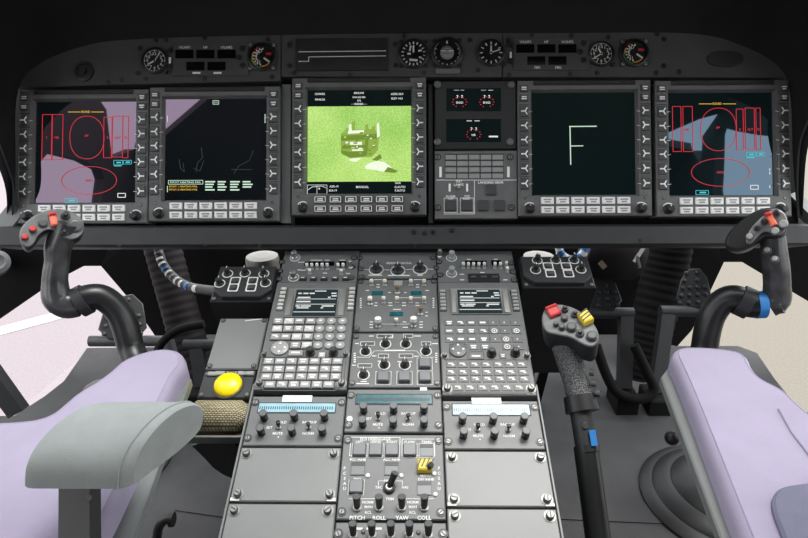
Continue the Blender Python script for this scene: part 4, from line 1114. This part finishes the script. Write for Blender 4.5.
l_ = obj('painted_ground_line', MB('white').bar(a, c, .13, .008)); tag(l_, 'white painted line on the apron outside the chin window', 'ground marking')
# cabin around and behind the camera: roof and side doors, openings shaped for screen reflections and inside light, rear bulkhead
CZ = 1.52
from mathutils.geometry import tessellate_polygon
def sheet(name, outer, holes, f, m='ceil'):
    """a flat lining sheet with openings shaped for reflections and light; f maps (u, v, depth) to the place"""
    loops = [outer]+holes; flat_ = [p for l in loops for p in l]; n = len(flat_)
    tri = tessellate_polygon([[Vector((x, y, 0)) for x, y in l] for l in loops])
    vs = [f(u, v, 0) for u, v in flat_]+[f(u, v, .04) for u, v in flat_]
    fs = [tuple(t_) for t_ in tri]+[tuple(i+n for i in t_[::-1]) for t_ in tri]; k = 0
    for l in loops:
        for i in range(len(l)): a_, c_ = k+i, k+(i+1) % len(l); fs.append((a_, c_, c_+n, a_+n))
        k += len(l)
    return struct(name, MB(m).add(vs, fs))
sheet('ceiling', [(-1.2, -1.6), (1.25, -1.6), (1.25, .0), (1.14, .03), (1.08, .11), (1.19, .21), (1.25, .24), (1.25, .42), (-.69, .42), (-1.03, .12), (-1.2, .03)], [], lambda u, v, w: (u, v, CZ+w))  # front edge and corner notches shaped to place the screen reflections
sheet('wall_left', [(-1.6, 0), (.75, 0), (.75, CZ), (.29, CZ), (.17, 1.37), (.03, CZ), (-1.6, CZ)], [smooth_poly([(.62, 1.09), (.24, 1.29), (.165, 1.25), (.16, .9), (.1, .3), (.68, .3)], 1), [(-1.3, .2), (-.1, .2), (-.1, 1.1), (-1.3, 1.1)]], lambda u, v, w: (-1.2-w, u, v))  # front opening follows the screen reflection; lower and rear parts added for light
sheet('wall_right', [(-1.6, 0), (.75, 0), (.75, CZ), (.1, CZ), (.07, 1.47), (.03, 1.42), (0, CZ), (-1.6, CZ)], [smooth_poly([(.66, 1.08), (.48, 1.22), (.27, 1.42), (.21, 1.50), (.12, 1.33), (.06, 1.24), (.06, .3), (.7, .3)], 1), [(-1.3, .2), (-.1, .2), (-.1, 1.1), (-1.3, 1.1)]], lambda u, v, w: (1.25+w, u, v))  # front opening and top notch cut to screen reflections, rear one added for light
sheet('wall_back', [(-1.2, 0), (1.25, 0), (1.25, CZ), (-1.2, CZ)], [], lambda u, v, w: (u, -1.6-w, v))
# ================================================================== SEATS
def seat(name, label, lobe, inner, axis_px, rail, mirror):
    ang = math.radians(7)
    fr = Frame((0, .786, ZC-.45), (1, 0, 0), (0, math.cos(ang), math.sin(ang)))
    lp = [fr.at(*p) for p in lobe]; inn = [fr.at(*p) for p in inner]; uc = axis_px
    d = (Vector(inn[-1])-Vector(inn[-2])).normalized(); k = (-.46-inn[-1][1])/d.y
    e = Vector(inn[-1])+d*max(k, .02)
    half = [tuple(e)]+inn[::-1]+lp
    full = half+[(2*uc-u, v) for u, v in half[::-1]]
    base = fr.w(uc, -.2, 0); base.z = 0
    t = Thing(name, label, 'seat', m=Matrix.Translation(base))
    inv = Matrix.Translation(-base) @ fr.mat()
    poly = smooth_poly(full, 3)
    if sum(poly[i-1][0]*poly[i][1]-poly[i][0]*poly[i-1][1] for i in range(len(poly))) < 0: poly = poly[::-1]
    b = MB('lav'); b.M = inv
    rs = [[(x, y, z) for x, y in inset(poly, q)] for q, z in ((.008, -.062), (.002, -.056), (0, -.04), (.0, -.016), (.0015, -.009), (.0045, -.0035), (.009, -.0005), (.0105, 0))]
    b.rings(rs, True, True)
    # sewn seams
    b.tube([(u, v, -.0003) for u, v in inset(poly, .0095)]+[(*inset(poly, .0095)[0], -.0003)], .0011, 6, False)
    obj('cushion', b, t)
    r = MB('rail'); r.M = inv
    q = [fr.at(*p, -.03) for p in rail]; r.prism(q, -.044, -.03, .002); obj('side_rail', r, t, label='bare grey metal side rail')
    pn = MB('matte'); pn.M = inv; pn.prism(inset(poly, .02), -.085, -.063); obj('seat_pan', pn, t)
    st = MB('dark'); st.M = Matrix.Translation(-base); st.slab(base.x-.0, base.x+.15, base.y-.2, base.y+.0, 0, .30, .01); obj('pedestal', st, t)
    return t, fr, inv, base
rseat, fr, inv, base = seat('pilot_seat', 'lavender cushioned seat with bare grey rail, beside the collective lever and floor boot', ((667, 345), (705, 344), (749, 350), (757, 374), (787, 388), (801, 402), (815, 414), (838, 424)), ((683, 376), (746, 540)), .62, ((661, 377), (674, 360), (741, 541), (722, 541)), False)
b = MB('slate'); b.M = inv
pl_ = smooth_poly([fr.at(*p, .004) for p in ((776, 489), (800, 484), (860, 478), (880, 580), (800, 580), (783, 538), (770, 505))], 2)
b.prism(pl_, .0012, .007, .003); obj('thigh_patch', b, rseat, label='blue grey patch on the lavender cushion')
b = MB('lav'); b.M = inv; b.tube([(*fr.at(*p, .001), .001) for p in ((779, 409), (792, 432), (812, 458))], .0018, 6); obj('seam', b, rseat)
b = MB('rubber'); b.M = Matrix.Translation(-base)
p = at(672, 438, .96); b.M = Matrix.Translation(-base) @ Matrix.Translation(p); b.lathe(0, 0, [(.0115*math.cos(math.radians(a)), .0115*math.sin(math.radians(a))) for a in range(-88, 89, 11)], 18); b.M = Matrix.Translation(-base); b.tube([p, p+Vector((.05, .0, .0))], .005, 10); obj('ball_knob', b, rseat)
lseat, fr, inv, base = seat('pilot_seat', 'lavender cushioned seat partly covered by its big grey padded armrest', ((187, 362), (182, 347), (155, 346), (122, 357), (108, 370), (93, 381), (75, 391), (62, 402), (48, 414), (24, 418), (-30, 420)), ((176, 374), (168, 392), (122, 487), (95, 541)), -.57, ((176, 378), (191, 378), (131, 541), (106, 541)), True)
# armrest
B0 = at(130, 488, .58); P0, P1 = at(76, 488, .58), at(157, 402, .665)
Fd = Vector((P1.x-P0.x, P1.y-P0.y, 0)).normalized(); nrm = Fd.cross(Vector((0, 0, 1)))
side = [hit(*p, B0, nrm) for p in spline([(129, 489, 0), (131, 468, 0), (140, 447, 0), (158, 424, 0), (178, 408, 0), (196, 402, 0), (205, 407, 0), (206, 418, 0), (201, 431, 0), (180, 452, 0), (155, 471, 0), (134, 487, 0)], 4)[:-1] for p in [(p.x, p.y)]]
cen = sum(side, Vector())/len(side); Wd = .106
b = MB('pad'); b.M = Matrix.Translation(-base)
rs = []
for off_, k in ((0, .90), (.002, .955), (.006, .985), (.012, 1.), (.03, 1.), (.076, 1.), (.094, 1.), (.100, .985), (.104, .955), (.106, .90)):
    rs.append([cen+(p-cen)*k-Vector((off_, 0, 0)) for p in side])
b.rings(rs)
b.tube([p-Vector((.011, 0, 0))+(p-cen).normalized()*.0004 for p in side]+[side[0]-Vector((.011, 0, 0))], .0012, 6, False)
arm = obj('armrest', b, lseat, label='thick grey cloth armrest with curved top')
b = MB('black'); b.M = Matrix.Translation(-base)
b.bar(at(80, 484, .635), at(80, 640, .60), .034, .02, up=(0, 1, 0)); b.use('steel').tube([at(88, 498, .612), at(88, 498, .606)], .0035, 10)
obj('armrest_post', b, arm, label='black armrest post')
# ================================================================== STICKS
def W_thing(name, label, cat, base, group=None):
    t = Thing(name, label, cat, m=Matrix.Translation(base), group=group); t.base = Vector(base); return t
def wb(t, m): b = MB(m); b.M = Matrix.Translation(-t.base); return b
def sp(pts, k=6):
    return spline([at(*p) for p in pts], k)
def taper(rs, n): return [rs[min(int(i*(len(rs)-1)/(n-1)), len(rs)-2)]*(1-(i*(len(rs)-1)/(n-1) % 1 if i < n-1 else 1))+rs[min(int(i*(len(rs)-1)/(n-1)), len(rs)-2)+1]*((i*(len(rs)-1)/(n-1)) % 1 if i < n-1 else 1) for i in range(n)]
def facing(px, py, d, lift=.5):
    o = at(px, py, d); N = (-ray(px, py).normalized()+UP*lift).normalized(); U = (RT-N*RT.dot(N)).normalized(); return Frame(o, U, N.cross(U))
def button(t, fr, par_m, px, py, rpx, m, h=.006, n=0., name='button', hat=False):
    u, v = fr.at(px, py, n); r = fr.at(px+rpx, py, n)[0]-u
    b = MB(m); b.M = Matrix.Translation(-t.base) @ fr.mat(u, v, n)
    if hat:
        b.use('dkey').lathe(0, 0, [(r, 0), (r, h*.5), (r*.8, h*.7)], 16); b.use(m).lathe(0, 0, [(r*.6, h*.6), (r*.6, h*1.2), (r*.4, h*1.4)], 14)
    else:
        b.use('dkey').lathe(0, 0, [(r*1.15, 0), (r*1.15, h*.4)], 16); b.use(m).lathe(0, 0, [(r, h*.3), (r, h*.8), (r*.75, h)], 16)
    return obj(name, b, t)
def head(t, fr, poly, th, m, name, n=0., ch=.004, it=2):
    q = smooth_poly([fr.at(*p, n) for p in poly], it)
    b = MB(m); b.M = Matrix.Translation(-t.base) @ fr.mat()
    if sum(q[i-1][0]*q[i][1]-q[i][0]*q[i-1][1] for i in range(len(q))) < 0: q = q[::-1]
    rs = [[(x, y, n-th) for x, y in inset(q, ch*1.5)], [(x, y, n-th+ch) for x, y in inset(q, ch*.3)], [(x, y, n-th*.5) for x, y in q], [(x, y, n-ch) for x, y in q], [(x, y, n-ch*.3) for x, y in inset(q, ch*.35)], [(x, y, n) for x, y in inset(q, ch)]]
    b.rings(rs); return obj(name, b, t)
def guard(t, fr, px, py, wpx, hpx, rot, m, n=0., name='switch_guard'):
    u, v = fr.at(px, py, n); s = fr.at(px+1, py, n)[0]-u
    b = MB(m); b.M = Matrix.Translation(-t.base) @ fr.mat(u, v, n) @ Matrix.Rotation(rot, 4, 'Z')
    b.slab(-wpx*s/2, wpx*s/2, -hpx*s/2, hpx*s/2, 0, .007, .002); b.use('redbtn').slab(-wpx*s/2, wpx*s/2, hpx*s*.28, hpx*s*.55, 0, .010, .002)
    return obj(name, b, t)
# cyclic beside the left seat
foot = on_z(110, 462, 0); foot.z = .127
t = W_thing('cyclic_stick', 'black curved control stick with red buttons and orange guard, before violet-sheen display', 'control stick', foot)
pts = [foot, foot+Vector((0, 0, .05))]+[at(*p) for p in ((136, 380, .985), (130, 345, .975), (120, 314, .965), (103, 298, .955), (86, 298, .945), (70, 305, .94))]
path = spline(pts, 6); obj('curved_tube', wb(t, 'tube').tube(path, .0205, 18), t)
pth = sp(((78, 304, .94), (66, 305, .935), (57, 298, .93), (55, 280, .925), (57, 262, .92), (58, 248, .915), (62, 236, .91), (67, 222, .905)), 5)
n_ = len(pth); obj('grip', wb(t, 'worn').tube(pth, taper([.020, .0215, .022, .0185, .0175, .0195, .018, .0165], n_), 18, True, .9), t, label='worn black grip')
c0, c1 = at(87, 298.5, .945), at(78, 303, .942)
obj('collar', wb(t, 'dark').tube([c0, c1], .0245, 18), t)
fr = facing(52, 226, .895, .35)
hp = ((20, 242), (19, 231), (26, 221), (40, 212), (56, 208), (70, 210), (81, 217), (85, 226), (82, 235), (73, 240), (63, 238), (56, 230), (46, 229), (38, 235), (34, 244), (27, 248))
head(t, fr, hp, .035, 'black', 'grip_head')
head(t, fr, hp, .004, 'gripface', 'head_face', .003, .0015)
button(t, fr, None, 25, 237.5, 3.4, 'redbtn', .006, .003); button(t, fr, None, 33, 229.5, 3.6, 'redbtn', .006, .003)
button(t, fr, None, 43, 223.5, 4.6, 'dkey', .004, .003); button(t, fr, None, 65.5, 215.5, 5, 'knobm', .007, .003, 'hat_switch', True)
button(t, fr, None, 75.5, 226, 7, 'dkey', .003, .003); button(t, fr, None, 64.5, 232.5, 4, 'knobm', .006, .003, 'hat_switch', True)
guard(t, fr, 53.5, 220.5, 8, 15, .35, 'orange', .003)
# cyclic beside the right seat
foot = on_z(726, 500, 0); foot.z = .127
t = W_thing('cyclic_stick', 'black curved control stick with a blue tape band near its elbow', 'control stick', foot)
pts = [foot, foot+Vector((0, 0, .05))]+[at(*p) for p in ((703, 380, .985), (705, 345, .975), (711, 318, .965), (722, 302, .955), (735, 298, .945), (748, 304, .94), (760, 305, .935))]
obj('curved_tube', wb(t, 'tube').tube(spline(pts, 6), .0205, 18), t)
obj('collar', wb(t, 'dark').tube([at(739, 299.5, .944), at(751, 305, .938)], .0245, 18), t)
obj('tape_band', wb(t, 'blue').tube([at(755, 305, .936), at(764, 304.5, .934)], .0213, 18), t, label='blue tape band')
pth = sp(((768, 304, .934), (776, 299, .928), (777, 285, .92), (776, 268, .912), (774, 252, .906), (773, 236, .90)), 5)
obj('grip', wb(t, 'worn').tube(pth, taper([.0215, .021, .019, .019, .0185, .017], len(pth)), 18, True, .9), t, label='worn black grip')
obj('grip_foot', wb(t, 'worn').tube([at(774, 304, .93), at(783, 303, .922)], .016, 14), t)
fr = facing(760, 226, .885, .2)
hp = ((724, 246), (726, 235), (736, 224), (750, 213), (764, 207), (777, 207), (786, 213), (789, 224), (785, 234), (775, 238), (766, 235), (758, 241), (749, 248), (735, 251))
head(t, fr, hp, .045, 'black', 'grip_head')
head(t, fr, ((745, 242), (749, 230), (759, 219), (770, 210), (780, 209), (787, 216), (787, 229), (780, 236), (771, 233), (764, 231), (757, 237), (750, 245)), .005, 'silver', 'head_face', .004, .0015)
for px, py, r, h in ((749.5, 237, 3.6, 0), (757, 228.5, 3.6, 1), (764, 222, 3.6, 1), (776.5, 213, 3.8, 1), (775, 231.5, 4.4, 0), (783.5, 224.5, 5, 0)):
    button(t, fr, None, px, py, r, 'knobm' if h else 'gkey', .007, .004, 'hat_switch' if h else 'button', bool(h))
guard(t, fr, 771, 220, 7, 17, .35, 'orange', .004)
fg = facing(769, 255, .895, .3)
for px, py in ((767, 251), (774.5, 260)):
    button(t, fg, None, px, py, 5, 'gkey', .006, .004, 'hat_switch', True)
# collective lever
foot = at(622, 640, .80); foot.z = 0
t = W_thing('collective_lever', 'black lever with knurled grip and striped yellow guard, rising between console and seat', 'control lever', foot)
tp = [at(575, 408, .945), at(585, 462, .915), at(598, 538, .875), at(612, 610, .835)]
dirv = (tp[-1]-tp[-2]).normalized(); end = tp[-1]+dirv*((.0-tp[-1].z+.0)/dirv.z) if dirv.z < -.05 else Vector((tp[-1].x, tp[-1].y-.05, 0))
foot2 = end; 
obj('lower_tube', wb(t, 'tube').tube([at(586, 449, .92), tp[2], tp[3], end], .0185, 20), t)
obj('upper_tube', wb(t, 'dark').tube([at(578, 396, .952), at(587, 450, .919)], .0168, 20), t)
obj('collar', wb(t, 'knobm').tube([at(586, 446, .921), at(587.5, 453, .917)], .0192, 20), t)
bt = wb(t, 'blue'); p = at(593.5, 438, .908); bt.bar(at(592, 430, .910), at(594.5, 446, .902), .0095, .003, up=-FW); obj('tape_mark', bt, t, label='blue tape mark')
bt = wb(t, 'steel'); p = at(585, 425, .917); bt.tube([p, p-FW*.004], .0045, 12); obj('rivet', bt, t)
pth = sp(((556, 322, 1.0), (563, 342, .985), (570, 362, .972), (577, 384, .96), (581, 402, .95)), 6)
obj('grip', wb(t, 'knurl').tube(pth, taper([.019, .0215, .0222, .0215, .0225], len(pth)), 22, True, .95), t, label='knurled grey grip')
obj('grip_skirt', wb(t, 'black').tube([at(579, 396, .953), at(582.5, 412, .944)], [.0245, .0265], 20), t)
fr = facing(570, 325, .95, .75)
hp = ((541, 322), (543, 310), (552, 304), (565, 304), (582, 311), (596, 325), (600, 338), (594, 347), (584, 345), (572, 337), (556, 334), (546, 332))
head(t, fr, hp, .05, 'dark', 'grip_head'); head(t, fr, hp, .005, 'gripface', 'head_face', .004, .002)
b_ = guard(t, fr, 553.5, 312.5, 12, 12, .3, 'redbtn', .004)
for px, py, r, h in ((565, 310, 3.6, 1), (564.5, 319, 3.4, 0), (575, 315, 4, 1), (571.5, 328, 5, 0), (580, 334, 4.4, 1), (592, 337, 5.4, 0), (562, 328, 3.2, 0), (556, 325, 2.6, 0)):
    button(t, fr, None, px, py, r, 'knobm' if h else 'dkey', .007, .004, 'hat_switch' if h else 'button', bool(h))
u, v = fr.at(585.5, 320, .004); b = MB('yelp'); b.M = Matrix.Translation(-t.base) @ fr.mat(u, v, .004) @ Matrix.Rotation(.35, 4, 'Z'); b.slab(-.0085, .0085, -.010, .010, 0, .012, .002); b.use('black')
for i in range(3): b.line(-.0085, -.006+i*.006, .0085, -.001+i*.006, .002, .0121, .0003)
obj('striped_guard', b, t)
for px, py in ((592, 383), (596, 393), (590, 372)):
    p = at(px, py, .945); b = wb(t, 'dkey'); b.tube([p, p+RT*.006-FW*.004], .006, 12); obj('side_switch', b, t)
# ================================================================== FLOOR BOOTS AND SMALL THINGS
def boot(px, py, r, label):
    p = on_z(px, py, 0); t = W_thing('floor_boot', label, 'rubber boot', p)
    prof = [(r, 0), (r, .006), (r*.93, .016), (r*.86, .017), (r*.84, .021), (r*.72, .032), (r*.66, .033), (r*.64, .037), (r*.48, .05), (r*.42, .051), (r*.4, .058), (r*.25, .085), (r*.22, .12), (.018, .125)]
    obj('bellows', MB('rubber').lathe(0, 0, prof, 48), t)
boot(726, 500, .162, 'round black rubber boot on the floor under the seat rail and black ball knob')
boot(110, 462, .130, 'round black rubber boot on the floor under the grey armrest')
t = W_thing('lever_rod', 'small bent black handle sticking up from the floor near the armrest', 'lever', on_z(158, 556, 0))
pts = [t.base, at(157, 540, 1.07), at(159, 527, 1.05), at(165, 520, 1.04), at(171, 519.5, 1.04)]
obj('bent_rod', wb(t, 'rubber').tube(spline(pts, 6), .008, 14), t)
obj('end_cap', wb(t, 'rubber').tube([at(170, 519.5, 1.04), at(174, 519.5, 1.04)], .0125, 16), t)
# ------------------------------------------------------------------ pedals
def pedal(label, tread, axle, armp, d, m='dark'):
    foot = at(*armp[-1], d); foot.z = 0
    t = W_thing('rudder_pedal', label, 'pedal', foot)
    if tread:
        cx = sum(p[0] for p in tread)/4; cy = sum(p[1] for p in tread)/4
        f = facing(cx, cy, d, .25); q = [f.at(*p) for p in tread]
        b = MB(m); b.M = Matrix.Translation(-t.base) @ f.mat(); b.prism(smooth_poly(q, 1), -.012, 0, .002)
        A, B_, C_, D_ = [Vector(p) for p in q]
        for i in range(4):
            for j in range(5):
                if j < 2 and i % 2: continue
                a = (i+.6)/4.2; c = (j+.6)/5.2; p = A.lerp(B_, a).lerp(D_.lerp(C_, a), c); b.use('rail' if False else m).lathe(p.x, p.y, [(.0055, 0), (.0045, .003), (.002, .004)], 10)
        obj('tread', b, t)
    b = wb(t, m); b.tube([at(*axle[0], d), at(*axle[1], d)], .0135, 16); obj('axle', b, t)
    P = [at(*p, d) for p in armp]; b = wb(t, m); b.bar(P[0], P[1], .032, .022, up=(0, 1, 0)); obj('arm', b, t)
    b = wb(t, 'matte'); p = P[-1]; b.slab(p.x-.026, p.x+.026, p.y-.04, p.y+.04, 0, max(p.z, .03), .004); obj('base_block', b, t)
    return t
pd = pedal('dark studded pedal just behind the tall knob box', ((590, 276), (613, 275), (625, 309), (583, 310)), ((577, 313), (633, 313)), ((626, 314), (624, 388)), 1.46)
b = wb(pd, 'matte'); b.tube(spline([at(*p, 1.42) for p in ((596, 345), (606, 374), (618, 393), (640, 399), (654, 390), (645, 368), (634, 345))], 6), .012, 12); obj('loop_frame', b, pd)
pedal('dark studded pedal in front of the bright chin window behind the blue-banded stick', ((684, 269), (705, 268), (714, 306), (673, 308)), ((660, 311), (709, 311)), ((667, 312), (656, 392)), 1.46, 'dark')
pedal('dark studded pedal behind the tube of the red-buttoned stick', ((107, 299), (141, 292), (149, 339), (95, 339)), ((90, 341), (168, 341)), ((166, 341), (176, 378)), 1.46, 'pedal')
pp_ = pedal('plain black pedal hinge beside the low knob box and blank side plate', None, ((184, 345), (219, 345)), ((197, 345), (203, 386)), 1.40)
b = wb(pp_, 'matte'); b.tube(spline([at(*p, 1.42) for p in ((152, 372), (160, 346), (178, 330), (204, 324))], 6), .010, 12); obj('bent_rod', b, pp_)
# ------------------------------------------------------------------ hoses, cables and cans below the panel
def hose(label, pts, r, m='hose', ribs=26):
    P = spline([at(*p) for p in pts], ribs); P = [p for p in P]
    foot = P[-1].copy(); foot.z = 0
    t = W_thing('air_hose', label, 'hose', foot)
    rs = [r*(1+.022*math.sin(i*1.6)) for i in range(len(P))]
    obj('corrugated_sleeve', wb(t, m).tube(P, rs, 18), t)
hose('thick brown black corrugated hose beside the low knob box, under the panel', ((158, 232, 1.62), (170, 275, 1.63), (184, 325, 1.63), (196, 368, 1.63), (204, 405, 1.63)), .048)
hose('thick black hose hanging between the two pedals near the blue-banded stick', ((672, 232, 1.60), (664, 275, 1.62), (650, 330, 1.63), (640, 372, 1.63), (634, 405, 1.63)), .058, 'shell')
p = at(184, 280, 1.3)
t = W_thing('cable_bundle', 'dark cable bundle with white and blue wraps under the panel', 'cable', p)
P = spline([at(*q) for q in ((157, 244, 1.34), (162, 262, 1.33), (173, 277, 1.31), (190, 287, 1.27), (222, 292, 1.17))], 10)
obj('bundle', wb(t, 'dark').tube(P, .010, 12), t)
for i in range(5, 33, 3):
    obj('wrap', wb(t, ('white', 'frame', 'white', 'white', 'blue')[(i//3) % 5]).tube([P[i]-UP*.0+(-FW)*.003, P[i+1]+(-FW)*.003] if True else 0, .0092 if (i//3) % 2 else .0088, 12), t)
def can(px, py, d, r, h, label):
    p = at(px, py, d); p.z = p.z-h
    t = W_thing('equipment_can', label, 'canister', p)
    obj('body', MB('can').lathe(0, 0, [(r*1.2, 0), (r*1.2, .006), (r, .008), (r, h-.006), (r*.95, h), (r*.5, h+.002)], 28), t)
    obj('mounting_post', MB('matte').slab(-.01, .01, -.01, .01, -p.z, 0), t)
    for a in (0, 2.1, 4.2): screw(t, r*1.1*math.cos(a), r*1.1*math.sin(a), .004, 'screwm', .006)
can(262, 256, 1.34, .037, .05, 'silver round can behind the low knob box')
can(539, 256, 1.34, .036, .05, 'pale round can behind the tall knob box')
a = at(588, 258, 1.42)
t = W_thing('avionics_drum', 'dark brown round drum under the panel beside the blue wrapped ring', 'drum', a)
P = [at(584, 250, 1.44), at(590, 252, 1.44), at(632, 254, 1.44), at(640, 255, 1.44)]
obj('shell', wb(t, 'hose').tube(P, [.052, .064, .064, .05], 28), t)
obj('tape', wb(t, 'tan').bar(at(600, 262, 1.36), at(605, 268, 1.36), .012, .004, up=-FW), t, label='tan tape strip')
t = W_thing('wrapped_ring', 'blue and white wrapped hose ring under the panel beside the tall knob box', 'hose', at(572, 252, 1.36))
c = at(572, 246, 1.36); rr = .030
for i in range(8):
    a0, a1 = math.radians(180+i*22), math.radians(180+i*22+23)
    q = [c+RT*(rr*math.cos(a0+(a1-a0)*j/3))+UP*(rr*math.sin(a0+(a1-a0)*j/3)) for j in range(4)]
    obj('wrap', wb(t, 'blue' if i % 2 else 'white').tube(q, .009, 10), t)
t = W_thing('cable_clip', 'small pale metal clip hanging under the panel next to the brown drum', 'clip', at(640, 254, 1.34))
b = wb(t, 'steel'); b.bar(at(634, 262, 1.34), at(644, 247, 1.34), .008, .004, up=-FW).bar(at(637, 256, 1.34), at(640, 268, 1.33), .006, .004, up=-FW); obj('strap', b, t)
t = W_thing('door_latch_knob', 'pale grey round knob on the door frame at the photo edge', 'knob', at(-2, 263, 1.37))
f = facing(-3, 262, 1.37, .1); b = MB('frame'); b.M = Matrix.Translation(-t.base) @ f.mat(); b.lathe(0, 0, [(.027, -.06), (.027, .004), (.017, .008), (.012, .002), (.004, .002)], 24); obj('rim', b, t)
# ================================================================== LIGHT
w = bpy.data.worlds.new('sky'); SC.world = w; w.use_nodes = True
nt = w.node_tree; bg = nt.nodes['Background']
tc = nt.nodes.new('ShaderNodeTexCoord'); sx = nt.nodes.new('ShaderNodeSeparateXYZ'); rp = nt.nodes.new('ShaderNodeValToRGB')
nt.links.new(tc.outputs['Generated'], sx.inputs[0]); nt.links.new(sx.outputs[2], rp.inputs['Fac']); nt.links.new(rp.outputs[0], bg.inputs['Color'])
rp.color_ramp.elements[0].color = (1, 1, 1, 1); rp.color_ramp.elements[1].color = (.93, .96, 1, 1); rp.color_ramp.elements[1].position = .8
bg.inputs['Strength'].default_value = 3.0
sl = bpy.data.lights.new('sun', 'SUN'); so = bpy.data.objects.new('sun', sl); COL.objects.link(so)
sl.energy = 3.0; sl.angle = math.radians(25); sl.color = (1, .97, .92)
so.rotation_euler = Vector((-.2, -.02, -1)).to_track_quat('-Z', 'Y').to_euler()
vs = SC.view_settings; vs.view_transform = 'Standard'; vs.look = 'None'; vs.gamma = 1; vs.use_curve_mapping = False; vs.exposure = 0.
